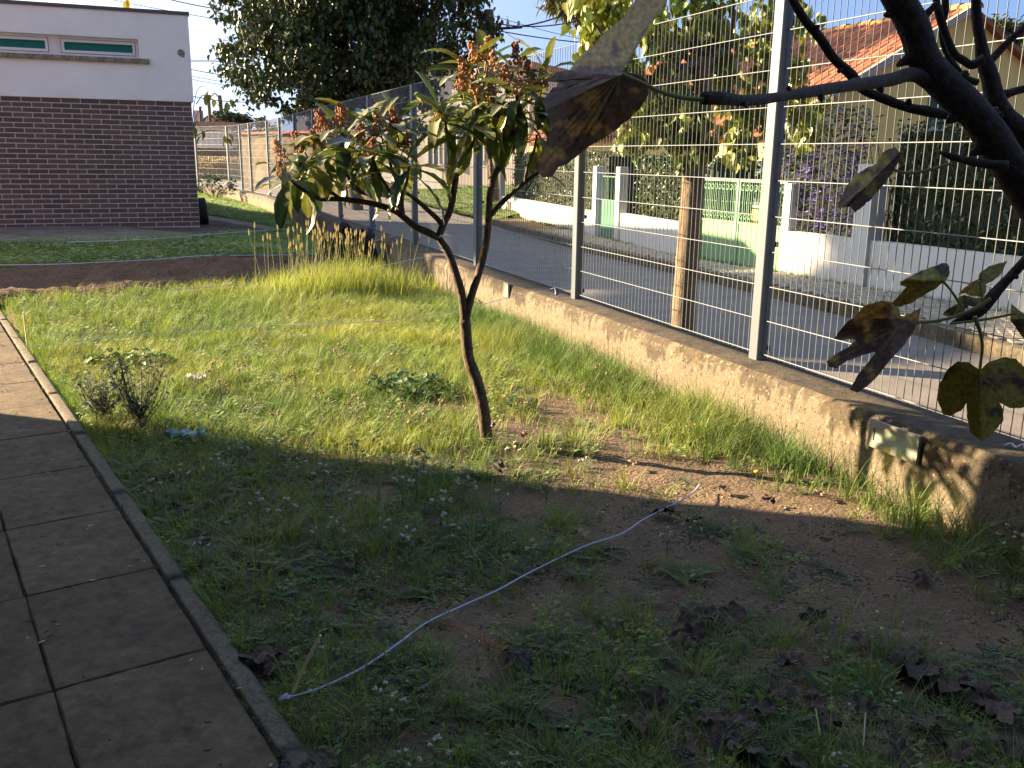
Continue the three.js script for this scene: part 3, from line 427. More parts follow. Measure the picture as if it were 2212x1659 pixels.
// ---------- pale green street tree with the pollarded trunk right behind the fence
{
  const B = V(1.37, ROADY, -7.25), o = tag(base('street_tree', B), 'pale green street tree with a straight bare trunk just behind the fence', 'tree');
  const L = (p) => p.clone().sub(B), q = new GB();
  q.tube(curve([V(0, -.1, 0), V(.0, .6, 0), V(.012, 1.3, 0), V(.02, 1.9, 0), V(.03, 2.3, 0)], 22), (t) => .098 - .018 * t + (t > .9 ? .012 : 0), 14, { rough: .035 });
  q.mesh('trunk', M.poleWood, o);
  const b = new GB(), tips = [];
  for (const [x, y, z, x2, y2, z2] of [[1575, 90, 7.0, 1585, -130, 6.9], [1690, 60, 7.4, 1700, -120, 7.6], [1400, 120, 7.6, 1330, -60, 7.8], [1480, 40, 7.2, 1470, -160, 7.2], [1600, 130, 7.9, 1720, 40, 8.2], [1390, 190, 7.0, 1290, 60, 7.0], [1540, 60, 7.8, 1600, -150, 8.3], [1420, 30, 7.4, 1400, -180, 7.0], [1460, 170, 6.8, 1370, 210, 6.5], [1560, 170, 7.6, 1660, 190, 7.8]]) {
    const a = V(.03, 2.25, 0), m = L(at(x, y, z)), e = L(at(x2, y2, z2)); const c = curve([a, a.clone().lerp(m, .5).add(V(0, .05, 0)), m, e], 12); b.tube(c, (t) => .03 - .022 * t, 6, { rough: .05 }); tips.push(...c.slice(4));
  }
  b.mesh('limb', M.darkBark, o);
  const list = [], drop = (x, y, z, n, s) => { const c = L(at(x, y, z)); for (let k = 0; k < n * 2.7; k++) list.push([V(c.x + gauss() * s, c.y + gauss() * s * .95, c.z + gauss() * s * 1.3), rr(.65, 1.2), new THREE.Euler(rr(-.7, .7), rr(0, 6.3), rr(-1.75, -.8), 'YXZ')]); };
  for (const [x, y, z, n, s] of [[1290, 30, 7.3, 60, .17], [1300, 110, 7.2, 55, .14], [1350, 60, 7.6, 60, .17], [1350, 160, 7.3, 36, .14], [1420, 60, 7.0, 60, .18], [1450, 120, 7.4, 60, .17], [1440, 190, 7.1, 50, .14], [1400, 250, 7.4, 45, .12], [1360, 300, 7.3, 34, .09], [1450, 280, 7.2, 45, .13], [1500, 240, 7.0, 45, .13], [1490, 330, 7.1, 30, .09], [1540, 40, 7.3, 60, .17], [1560, 120, 7.5, 50, .16], [1560, 200, 7.5, 40, .13], [1610, 260, 7.6, 55, .14], [1600, 320, 7.6, 40, .1], [1640, 60, 7.7, 55, .17], [1660, 130, 7.5, 45, .15], [1650, 220, 7.6, 50, .14], [1710, 150, 7.8, 40, .12], [1720, 230, 7.8, 42, .13], [1740, 290, 7.9, 28, .1], [1700, 40, 7.6, 40, .15], [1290, -40, 7.3, 60, .2], [1400, -60, 7.4, 70, .25], [1530, -70, 7.2, 70, .25], [1660, -60, 7.6, 60, .25], [1400, -220, 7.3, 90, .4], [1570, -240, 7.3, 90, .4], [1330, 220, 7.2, 26, .1], [1745, 50, 7.9, 14, .1], [1770, 215, 8, 14, .09], [1530, 300, 7.2, 24, .1]]) drop(x, y, z, n, s);
  const heart = (() => { const q = new GB(), P = [[0, 0], [-.006, .018], [.008, .031], [.028, .032], [.05, .018], [.082, 0], [.05, -.018], [.028, -.032], [.008, -.031], [-.006, -.018]], c = q.v(V(.028, -.004, 0), .5, .5), id = P.map(([x, z]) => q.v(V(x, Math.abs(z) * .3 - x * x * 2.2, z), x * 10, z * 10 + .5)); id.forEach((a, k) => q.i.push(c, a, id[(k + 1) % id.length])); return q.build(); })();
  scatter('crown', heart, leafMat([.26, .31, .06], .5, .5, { specularIntensity: .9 }), list, o, () => { const k = rr(.45, 1.35); return [k * rr(.8, 1.2), k, k * rr(.6, 1)]; });
}
// ---------- stone pine out of frame; shades the street between the school roof and its crown
{
  const A = V(sunDir.x, 0, sunDir.z).normalize().negate(), W = V(-A.z, 0, A.x).multiplyScalar(-1); if (W.z > 0) W.negate();
  const te = Math.tan(rad(SUN_EL)), a0 = -28.6, w0 = 10.0, top = (28.4) * te, P = A.clone().multiplyScalar(a0).addScaledVector(W, w0);
  const grow = (a1, w1, topY, ru, rv, ry, n, label) => {
    const o = tag(base('umbrella_pine', A.clone().multiplyScalar(a1).addScaledVector(W, w1)), label, 'tree');
    new GB().tube(curve([V(0, -.2, 0), V(.1, topY * .4, .1), V(0, topY - .4, 0)], 10), (t) => .17 - .06 * t, 8).mesh('trunk', M.darkBark, o);
    const pts = []; for (let k = 0; k < n; k++) { const u = rr(-1, 1), v = rr(-1, 1), y = rr(-1, 1); if (u * u + v * v + y * y > 1) { k--; continue; } const p = A.clone().multiplyScalar(u * ru).addScaledVector(W, v * rv); pts.push([V(p.x, topY + y * ry, p.z), rr(.8, 1.3)]); }
    scatter('crown', sprig(4, .26, .10, .1), leafMat([.03, .05, .02], .1), pts, o);
  };
  grow(a0, w0, top, 1.25, 2.3, .5, 9000, 'tall umbrella pine with a flat crown standing behind the school, outside the view');
  grow(-33, 11.1, (33 + 4.6) * te, 1.3, 1.2, 1.35, 7000, 'taller narrow pine behind the umbrella pine, outside the view');
}
// ---------- hedges: leaves over an added solid dark core that stops light
function hedge(name, label, pts, y0, y1, dep, count, c, { size = .05, group, rough = .45, top = .06, glossy = 1 } = {}) {
  const o = tag(base(name), label, 'hedge', group), L = resample(pts, 40), twig = new GB(), list = [];
  const dir = pts.at(-1).clone().sub(pts[0]).normalize(), n = V(-Math.abs(dir.z), 0, dir.x * Math.sign(dir.z) * -1).normalize(); if (n.x > 0) n.negate();
  for (let k = 0; k < 40; k++) { const a = L[k], b = L[k + 1], h = y1 - .10 + .05 * N2(k * .5, y1); twig.box(a.clone().lerp(b, .5).addScaledVector(n, -dep / 2).setY((y0 + h) / 2), b.clone().sub(a).multiplyScalar(.5), V(0, (h - y0) / 2, 0), n.clone().multiplyScalar(dep / 2 - .1)); }
  twig.mesh('dark_core', std([.022, .028, .012], 1), o);  // opaque boxes added to block light, in place of inner twigs
  for (let k = 0; k < count; k++) {
    const t = rnd() * 40, i = Math.floor(t), p = L[i].clone().lerp(L[Math.min(40, i + 1)], t - i), onTop = rnd() < .25, wob = .10 * N2(t * .9, 3, 1) + .05 * gauss();
    if (onTop) p.addScaledVector(n, -rr(0, dep)).setY(y1 - .06 + wob * top * 12 + rr(-.05, .05)); else { const y = rr(y0, y1); p.addScaledVector(n, -.06 + .09 * N2(t * 1.6, y * 4) + .05 * gauss()).setY(y); }
    list.push([p, rr(.7, 1.35), new THREE.Euler(rr(-1, 1), rr(0, 6.3), rr(-1.3, .4))]);
  }
  scatter('leaves', leafGeo(size, size * .58, .3, .2), leafMat(c, .25, rough, { specularIntensity: glossy }), list, o, () => { const k = rr(.55, 1.5); return [k * rr(.85, 1.2), k, k * rr(.6, 1)]; });
  return o;
}
// ---------- garden wall of the house across the street
const onHouse = (x, y) => { let best = null; for (let k = 0; k + 1 < houseLine.length; k++) { const a = houseLine[k], b = houseLine[k + 1], d = b.clone().sub(a), n = V(d.z, 0, -d.x).normalize(), p = onPlane(x, y, a, n), t = p.clone().sub(a).dot(d) / d.lengthSq(); if (t >= -.001 && t <= 1.001) best = { p, d: d.normalize(), n }; } return best; };
const houseAt = (x) => onHouse(x, 560).p.clone().setY(0);
{
  const g = tag(base('garden_wall'), 'low white rendered wall in front of the hedges across the street', 'wall');
  const run = (x0, x1, h0, h1, name = 'wall_panel') => {
    const a = typeof x0 === 'number' ? houseAt(x0) : x0, b = typeof x1 === 'number' ? houseAt(x1) : x1; const q = new GB(), P = [a]; for (const p of houseLine) { const t = p.clone().sub(a).dot(b.clone().sub(a)) / b.distanceToSquared(a); if (t > .02 && t < .98) P.push(p); } P.sort((u, v) => u.distanceToSquared(a) - v.distanceToSquared(a)); P.push(b);
    for (let k = 0; k + 1 < P.length; k++) { const u = P[k], v = P[k + 1], d = v.clone().sub(u), n = V(d.z, 0, -d.x).normalize().multiplyScalar(.07), h = h0 + (h1 - h0) * (k / P.length); q.box(u.clone().lerp(v, .5).setY((h - .1) / 2), d.multiplyScalar(.5), V(0, (h + .1) / 2, 0), n); }
    q.mesh(name, M.oldWhite, g);
  };
  run(1087, 1283, .50, .50); run(1345, 1500, .55, .55); run(1704, 1862, .60, .60); run(1874, V(8, 0, -2), .60, .60);
  const pillar = (x, w, h, nm) => { const { p, d } = onHouse(x, 560), n = V(d.z, 0, -d.x); return tag(new GB().box(V(0, h / 2, 0), d.clone().multiplyScalar(w / 2), V(0, h / 2 + .05, 0), n.multiplyScalar(w / 2)).mesh('gate_pillar', M.oldWhite), nm, 'pillar').position.copy(p.setY(0)); };
  pillar(1083, .12, 1.38, 'thin white corner pillar at the far left end of the white garden wall'); pillar(1289, .19, 1.30, 'shaded white pillar on the left of the small dark green gate'); pillar(1337, .17, 1.30, 'bright sunlit white pillar on the right of the small dark green gate');
  pillar(1503, .13, 1.2, 'white pillar at the left of the large pale green gate, behind the street tree trunk'); pillar(1697, .12, 1.16, 'narrow white pillar seen just right of the tall fence post, beside purple flowers'); pillar(1868, .25, 1.42, 'broad white pillar between the purple flowering bush and the dark hedge');
  const mb = onHouse(1108, 447); tag(new GB().box(mb.n.clone().multiplyScalar(.085), mb.d.clone().multiplyScalar(.055), V(0, .13, 0), mb.n.clone().multiplyScalar(.015)).mesh('meter_door', std([.10, .06, .03], .7)), 'small brown meter door in the sunlit white wall', 'meter door').position.copy(mb.p);
}
// gates
{
  const t = tag(base('small_gate'), 'small dark green gate between two white pillars', 'gate'), a = houseAt(1296), b = houseAt(1331), d = b.clone().sub(a), n = V(d.z, 0, -d.x).normalize(), m = a.clone().lerp(b, .5);
  new GB().box(m.clone().setY(.40), d.clone().multiplyScalar(.49), V(0, .34, 0), n.clone().multiplyScalar(.012)).mesh('panel', M.darkGreen, t);
  for (let k = 0; k <= 5; k++) new GB().bar(a.clone().lerp(b, k / 5 * .96 + .02).setY(.74), a.clone().lerp(b, k / 5 * .96 + .02).setY(1.16), .007, 5).mesh('bar', M.darkGreen, t);
  new GB().box(m.clone().setY(1.17), d.clone().multiplyScalar(.49), V(0, .012, 0), n.clone().multiplyScalar(.012)).mesh('rail', M.darkGreen, t);
}
{
  const t = tag(base('driveway_gate'), 'pale green two-leaf metal gate with scrollwork above solid panels', 'gate'), xs = [houseAt(1509), houseAt(1587), houseAt(1692)], p0 = xs[0], all = xs[2].clone().sub(p0), dir = all.clone().normalize(), n = V(dir.z, 0, -dir.x).normalize(); if (n.x > 0) n.negate();
  const T = 1.24, P0 = .08, PM = .62, len = all.length(), mid = xs[1].clone().sub(p0).dot(dir);
  const pt = (u, y, o = 0) => p0.clone().addScaledVector(dir, u).addScaledVector(n, o).setY(y);
  for (const [a, b] of [[.01, mid - .008], [mid + .008, len - .01]]) {
    const L = b - a, bx2 = (u0, u1, y0, y1, o0, o1, mat, nm) => new GB().box(pt((u0 + u1) / 2, (y0 + y1) / 2, (o0 + o1) / 2), dir.clone().multiplyScalar((u1 - u0) / 2), V(0, (y1 - y0) / 2, 0), n.clone().multiplyScalar((o1 - o0) / 2)).mesh(nm, mat, t);
    bx2(a + .03, b - .03, P0, PM, -.006, .006, M.gateGreen, 'panel'); bx2(a, a + .034, P0 - .03, T, -.018, .018, M.gateRail, 'stile'); bx2(b - .034, b, P0 - .03, T, -.018, .018, M.gateRail, 'stile');
    bx2(a + .034, b - .034, T - .04, T, -.017, .017, M.gateRail, 'rail'); bx2(a + .034, b - .034, PM, PM + .03, -.0165, .0165, M.gateGreen, 'rail'); bx2(a + .034, b - .034, P0 - .03, P0, -.0165, .0165, M.gateGreen, 'rail');
    const nb = Math.round(L / .095), w = (L - .07) / nb;
    for (let k = 0; k < nb; k++) {
      const u = a + .035 + (k + .5) * w, q = new GB(); q.bar(pt(u, PM + .03), pt(u, T + .09 * (k % 2)), .006, 5); q.tube([pt(u, .9), pt(u, .915), pt(u, .93)], [.006, .014, .006], 6); if (k) q.bar(pt(u - w / 2, PM + .03), pt(u - w / 2, T - .04), .0045, 4); q.mesh('bar', M.gateRail, t);
      for (const y of [T - .13, PM + .12]) { const s = new GB(), r = w * .62; for (const h of [-1, 1]) { const c = []; for (let j = 0; j <= 16; j++) { const th = j / 16 * 4.9, R = r * (1 - .72 * j / 16); c.push(pt(u + h * (Math.sin(th) * R * .7), y - Math.cos(th) * R * (y > 1 ? -1 : 1) * .9 , .012)); } s.tube(c, .0045, 4); } s.mesh('scroll', M.gateRail, t); }
    }
  }
}
{
  const seg = (x0, x1, off, n = 6) => Array.from({ length: n + 1 }, (_, k) => { const h = onHouse(x0 + (x1 - x0) * k / n, 560), nn = h.n.clone(); if (nn.x > 0) nn.negate(); return h.p.clone().setY(0).addScaledVector(nn, -off); });
  hedge('clipped_hedge', 'clipped glossy hedge above the sunlit wall left of the small green gate', seg(1092, 1284, .13), .42, 1.62, .8, 5200, [.045, .075, .02]);
  hedge('clipped_hedge', 'clipped leafy hedge between the small dark gate and the street tree trunk', seg(1345, 1500, .13), .45, 1.55, .8, 5600, [.05, .095, .022]);
  hedge('clipped_hedge', 'tall dark hedge at the right, behind the white wall and broad pillar', [...seg(1880, 2205, .13), V(7.6, 0, -3.2)], .5, 1.93, .9, 14000, [.045, .078, .024], { size: .048 });
  // purple flowering bush
  const o = tag(base('flowering_bush'), 'tall bush covered in purple blue flowers behind the tall fence post', 'bush'), lf = [], fl2 = [], q = new GB();
  for (let k = 0; k < 3400; k++) { const x = rr(1688, 1880), y = rr(200, 560), h = onHouse(Math.min(1880, x), 560), nn = h.n.clone(); if (nn.x > 0) nn.negate(); const p = at(x, y, -h.p.z + .3); if (p.y < .5 || y < 200 + Math.abs(x - 1790) * .6 + 40 * N2(x * .02, 4) || (p.y < .62 && rnd() < .5)) continue; const d = .1 * N2(x * .03, y * .03, 8) + .12 * gauss(); p.addScaledVector(nn, d - .0); (rnd() < .36 && y > 235 + rr(0, 120) ? fl2 : lf).push([p, rr(.7, 1.3)]); }
  for (let k = 0; k < 26; k++) { const h = onHouse(1700 + k * 6.8, 560), nn = h.n.clone(); if (nn.x > 0) nn.negate(); const b = h.p.clone().setY(.3).addScaledVector(nn, -.35); q.tube(curve([b, b.clone().add(V(rr(-.1, .1), .8, rr(-.1, .1))), b.clone().add(V(rr(-.3, .3), rr(1.2, 1.9), rr(-.2, .2)))], 6), (t) => .012 - .009 * t, 5); }
  q.mesh('stems', M.darkBark, o);
  scatter('leaves', leafGeo(.06, .034), leafMat([.07, .10, .04], .25, .6), lf, o);
  scatter('flowers', (() => { const g = new GB(), c = g.v(V(0, 0, 0)); const id = Array.from({ length: 10 }, (_, k) => g.v(V(Math.cos(k * .628) * (k % 2 ? .012 : .030), .006, Math.sin(k * .628) * (k % 2 ? .012 : .030)))); id.forEach((a, k) => g.i.push(c, a, id[(k + 1) % 10])); return g.build(); })(), leafMat([.21, .16, .66], .35, .9), fl2, o, () => { const k = rr(.7, 1.5); return [k * rr(.8, 1.5), k, k]; });
  // orange tree behind the gate
  const c = tag(base('orange_tree', onHouse(1545, 560).p.clone().setY(0).add(V(1.1, 0, -.5))), 'small dark orange tree with ripe fruit behind the pale green gate', 'tree');
  new GB().tube([V(0, 0, 0), V(0, .9, 0)], .04, 6).mesh('trunk', M.darkBark, c);
  scatter('crown', leafGeo(.08, .045), leafMat([.03, .055, .02], .25, .5), crownPoints(V(0, 1.25, 0), V(.55, .5, .55), 60, 26, .12).map((p) => [p, rr(.8, 1.2)]), c);
  const fruit = new THREE.SphereGeometry(.036, 10, 8), fm = std([.62, .20, .02], .6); for (let k = 0; k < 26; k++) { const a = rr(1.8, 5.2), y = rr(-.45, .45), r = .52 * Math.sqrt(1 - y * y * 3.2); const f = mesh('orange', fruit, fm, c); f.position.set(Math.cos(a) * r * 1.08, 1.25 + y, Math.sin(a) * r * 1.08); f.position.x = -Math.abs(f.position.x) * .9; }
}
// ---------- yellow house with the red tiled roof
{
  const g = tag(base('tiled_house'), 'single-storey yellow house with a red tiled gable roof at right', 'house');
  const E = V(5.1, 0, -18.4), q = V(.929, 0, -.37), S = fd, EV = 2.12, RG = 4.52, hw = 4.5, len = 12.5, pt = (u, t, y) => E.clone().addScaledVector(S, u).addScaledVector(q, t).setY(y);
  const w = new GB(); w.quad(pt(0, 0, -.2), pt(len, 0, -.2), pt(len, 0, EV), pt(0, 0, EV)); w.quad(pt(0, 0, -.2), pt(0, 2 * hw, -.2), pt(0, 2 * hw, EV), pt(0, 0, EV)); const k0 = w.v(pt(0, 0, EV)), k1 = w.v(pt(0, 2 * hw, EV), 9), k2 = w.v(pt(0, hw, RG), 4.5, 2.4); w.i.push(k0, k1, k2); w.quad(pt(len, 0, -.2), pt(len, 2 * hw, -.2), pt(len, 2 * hw, EV), pt(len, 0, EV)); w.quad(pt(0, 2 * hw, -.2), pt(len, 2 * hw, -.2), pt(len, 2 * hw, EV), pt(0, 2 * hw, EV));
  w.mesh('wall', M.yellow, g);
  const slope = V(0, 0, 0).addScaledVector(q, hw).add(V(0, RG - EV, 0)), sl = slope.length(), sd = slope.clone().normalize(), nrm = S.clone().cross(sd).normalize(); if (nrm.y < 0) nrm.negate();
  const roof = new GB(); const on = (u, v, h = 0) => pt(u, 0, EV).addScaledVector(sd, v).addScaledVector(nrm, h);
  roof.box(on(len / 2, sl / 2 - .15, .0), S.clone().multiplyScalar(len / 2 + .18), sd.clone().multiplyScalar(sl / 2 + .15), nrm.clone().multiplyScalar(.04)); const oth = V(0, 0, 0).addScaledVector(q, -hw).add(V(0, RG - EV, 0)).normalize(), n2 = V(-nrm.dot(q), nrm.y, 0); roof.box(pt(len / 2, 2 * hw, EV).addScaledVector(oth, sl / 2 - .2), S.clone().multiplyScalar(len / 2 + .18), oth.clone().multiplyScalar(sl / 2 + .15), S.clone().cross(oth).normalize().multiplyScalar(.04));
  const rf = roof.mesh('roof', std([.30, .11, .06], .95), g);
  new GB().box(on(-.19, sl / 2 - .1, .05), S.clone().multiplyScalar(.035), sd.clone().multiplyScalar(sl / 2 + .2), nrm.clone().multiplyScalar(.07)).mesh('verge', std([.44, .38, .30], .9), rf);
  const tg = [0, 1, 2].map(() => { const t = new GB(), n = 5; const A = [], B2 = []; for (let j = 0; j <= n; j++) { const a = Math.PI * j / n; A.push(t.v(V(Math.cos(a) * .105, Math.sin(a) * .07 + .01, -.21))); B2.push(t.v(V(Math.cos(a) * .092, Math.sin(a) * .055 + .01, .21))); } for (let j = 0; j < n; j++) t.i.push(A[j], A[j + 1], B2[j], A[j + 1], B2[j + 1], B2[j]); for (let j = 1; j < n; j++) t.i.push(A[0], A[j], A[j + 1]); return t.build(); });
  const bas = new THREE.Matrix4().makeBasis(S.clone().negate(), nrm, S.clone().negate().cross(nrm)), qz = V(0, 0, 1).applyMatrix4(bas); const flip = qz.dot(sd) < 0 ? -1 : 1; const rest = M.tileRoof.map(() => new GB()), items = [];
  const turn = new THREE.Quaternion().setFromRotationMatrix(new THREE.Matrix4().makeBasis(S.clone().multiplyScalar(flip), nrm, S.clone().multiplyScalar(flip).cross(nrm)));
  for (let r = 0; r < 15; r++) for (let c = 0; c < 56; c++) { const p = on(-.1 + c * .22, -.12 + r * .355, .035 + .02 * ((r * 7 + c) % 3) / 3); items.push([p, proj(p), r, c]); }
  const vis = (a) => a[1][0] > 1600 && a[1][0] < 2050 && a[1][1] < 285; items.sort((a, b) => (vis(b) - vis(a)) || a[1][2] - b[1][2]);
  items.forEach(([p], k) => { const v = k % 3, m = rnd() < .2 ? 3 : Math.floor(rnd() * 3); if (k < 270) { const o = mesh('roof_tile', tg[v], M.tileRoof[m], rf); o.position.copy(p); o.quaternion.copy(turn); } else rest[m].geo(tg[v], new THREE.Matrix4().compose(p, turn, V(1, 1, 1))); });
  rest.forEach((b, k) => { const o = b.mesh('roof_tiles', M.tileRoof[k], rf); o.userData.kind = 'stuff'; });
  const rg = (() => { const t = new GB(), n = 6, A = [], B2 = []; for (let j = 0; j <= n; j++) { const a = Math.PI * j / n; A.push(t.v(V(Math.cos(a) * .15, Math.sin(a) * .13, -.22))); B2.push(t.v(V(Math.cos(a) * .12, Math.sin(a) * .10, .24))); } for (let j = 0; j < n; j++) t.i.push(A[j], A[j + 1], B2[j], A[j + 1], B2[j + 1], B2[j]); for (let j = 1; j < n; j++) t.i.push(A[0], A[j], A[j + 1]); return t.build(); })();
  for (let k = 0; k < 30; k++) { const o = mesh('ridge_tile', rg, M.ridge, rf); o.position.copy(pt(k * .42, hw, RG + .04 + .01 * (k % 2))); o.rotation.y = Math.atan2(S.x, S.z); }
  // openings placed on the walls
  const gp2 = (x, y) => onPlane(x, y, pt(0, 0, 0), S), gu = (x, y) => { const p = gp2(x, y); return [p.clone().sub(E).dot(q), p.y]; };
  const open = (t0, t1, y0, y1, o, fr) => { const wd = new GB().box(pt(-o * .5, (t0 + t1) / 2, (y0 + y1) / 2), q.clone().multiplyScalar((t1 - t0) / 2), V(0, (y1 - y0) / 2, 0), S.clone().multiplyScalar(o)).mesh('shutter', M.shutter, g); for (let k = 0; k < 9; k++) new GB().box(pt(-o * 1.6, (t0 + t1) / 2, y0 + (k + .5) * (y1 - y0) / 9), q.clone().multiplyScalar((t1 - t0) / 2 - .03), V(0, .014, 0), S.clone().multiplyScalar(.008)).mesh('slat', M.shutter, wd); if (fr) new GB().box(pt(-.03, (t0 + t1) / 2, y0 - .04), q.clone().multiplyScalar((t1 - t0) / 2 + .06), V(0, .03, 0), S.clone().multiplyScalar(.05)).mesh('sill', M.oldWhite, wd); };
  const [a0, b0] = gu(1999, 275), [a1, b1] = gu(2043, 182); open(a0, a1, b0, b1, .03, true);
  const [c0, d0] = gu(2031, 139), [c1, d1] = gu(2051, 122); open(c0, c1, d0, d1, .03, false);
  const fp = (x, y) => { const p = onPlane(x, y, E, q); return [p.clone().sub(E).dot(S), p.y]; }, [e0, f0] = fp(1648, 443), [e1, f1] = fp(1597, 347);
  const ws = new GB().box(pt((e0 + e1) / 2, -.02, (f0 + f1) / 2), S.clone().multiplyScalar(Math.abs(e1 - e0) / 2), V(0, (f1 - f0) / 2, 0), q.clone().multiplyScalar(.03)).mesh('shutter', std([.02, .05, .06], .6), g);
  for (let k = 0; k < 14; k++) new GB().box(pt((e0 + e1) / 2, -.06, f0 + (k + .5) * (f1 - f0) / 14), S.clone().multiplyScalar(Math.abs(e1 - e0) / 2 - .05), V(0, .018, 0), q.clone().multiplyScalar(.008)).mesh('slat', std([.04, .09, .10], .6), ws);
  new GB().box(pt((e0 + e1) / 2, -.04, f0 - .03), S.clone().multiplyScalar(Math.abs(e1 - e0) / 2 + .06), V(0, .025, 0), q.clone().multiplyScalar(.06)).mesh('sill', M.oldWhite, ws);
  // terracotta fascia over the front wall
  new GB().box(pt(len / 2, -.03, EV - .1), S.clone().multiplyScalar(len / 2), V(0, .06, 0), q.clone().multiplyScalar(.04)).mesh('cornice', std([.40, .20, .10], .9), g);
}
// ---------- grass bank, pale house and things at the end of the street
const bankY = (p) => .06 + .55 * Math.max(0, Math.min(1, (p.x + .25 - (-.7 + (p.z + 22.6) * .30)) / 3.6));
const bankPts = [];
{
  const g = new GB(), F = resample([V(-.35, 0, -22.4), V(-1.0, 0, -24.0), V(-3.3, 0, -31.2), V(-4.8, 0, -35.5)], 30), Bk = resample([V(2.6, 0, -25.2), V(2.4, 0, -28), V(1.2, 0, -34), V(0, 0, -38)], 30), n = 14;
  for (let i = 0; i <= 30; i++) for (let j = 0; j <= n; j++) { const p = F[i].clone().lerp(Bk[i], j / n); p.y = .05 + .5 * Math.pow(j / n, .8) + .03 * N2(p.x, p.z); g.v(p, p.x, p.z); bankPts.push([p, j]); }
  for (let i = 0; i < 30; i++) for (let j = 0; j < n; j++) { const a = i * (n + 1) + j; g.i.push(a, a + 1, a + n + 1, a + 1, a + n + 2, a + n + 1); }
  struct(g.mesh('grass_bank', std([.10, .12, .04], .98)), 'sunlit grass bank beside the street');
}
{
  const g = tag(base('pale_house'), 'pale beige house with white-framed windows beyond the grass bank', 'house'), A = at(868, 396, 37), Bp = at(1085, 400, 35), y0 = .4, y1 = A.y + 4.2, d = Bp.clone().sub(A).setY(0), L = d.length(), n = V(-d.z, 0, d.x).normalize(), u = d.clone().normalize();
  const bx = (u0, u1, a, b, o0, o1) => new GB().box(A.clone().setY((a + b) / 2).addScaledVector(u, (u0 + u1) / 2).addScaledVector(n, (o0 + o1) / 2), u.clone().multiplyScalar((u1 - u0) / 2), V(0, (b - a) / 2, 0), n.clone().multiplyScalar((o1 - o0) / 2)); const N = n.z > 0 ? 1 : -1;
  bx(-2.0, L + 1, 0, y1, -.2 * N, -6 * N).mesh('wall', std([.56, .50, .46], .95, { map: wrap(plasterTex, .4) }), g);
  bx(-2.2, L + 1.2, y1, y1 + .18, .1 * N, -6.2 * N).mesh('roof', std([.30, .14, .09], .9), g);
  for (const [a, b, c, e] of [[.26, .36, .75, 2.1], [.42, .54, .75, 2.1], [.72, .80, 1.1, 2.0], [.26, .36, 2.9, 3.8], [.60, .72, 2.9, 3.8]]) { const w = bx(a * L, b * L, c + .3, e + .3, -.19 * N, -.16 * N).mesh('window', std([.12, .14, .17], .3), g); bx(a * L - .06, a * L, c + .24, e + .36, -.18 * N, -.12 * N).mesh('frame', M.oldWhite, w); bx(b * L, b * L + .06, c + .24, e + .36, -.18 * N, -.12 * N).mesh('frame', M.oldWhite, w); bx((a + b) / 2 * L - .03, (a + b) / 2 * L + .03, c + .3, e + .3, -.155 * N, -.12 * N).mesh('frame', M.oldWhite, w); }
  bx(-.3, L * .55, .3, 1.2, .9 * N, 1.0 * N).mesh('porch_wall', std([.62, .58, .54], .95), g);
}
const box3 = (x0, x1, yb, z, h, dep, mat, name, label, cat, parent) => { const a = at(x0, yb, z), b = at(x1, yb, z), q = new GB(); q.box(V((a.x + b.x) / 2, a.y + h / 2, -z - dep / 2), V((b.x - a.x) / 2, 0, 0), V(0, h / 2, 0), V(0, 0, dep / 2)); const m = q.mesh(name, mat, parent); return label ? tag(m, label, cat) : m; };
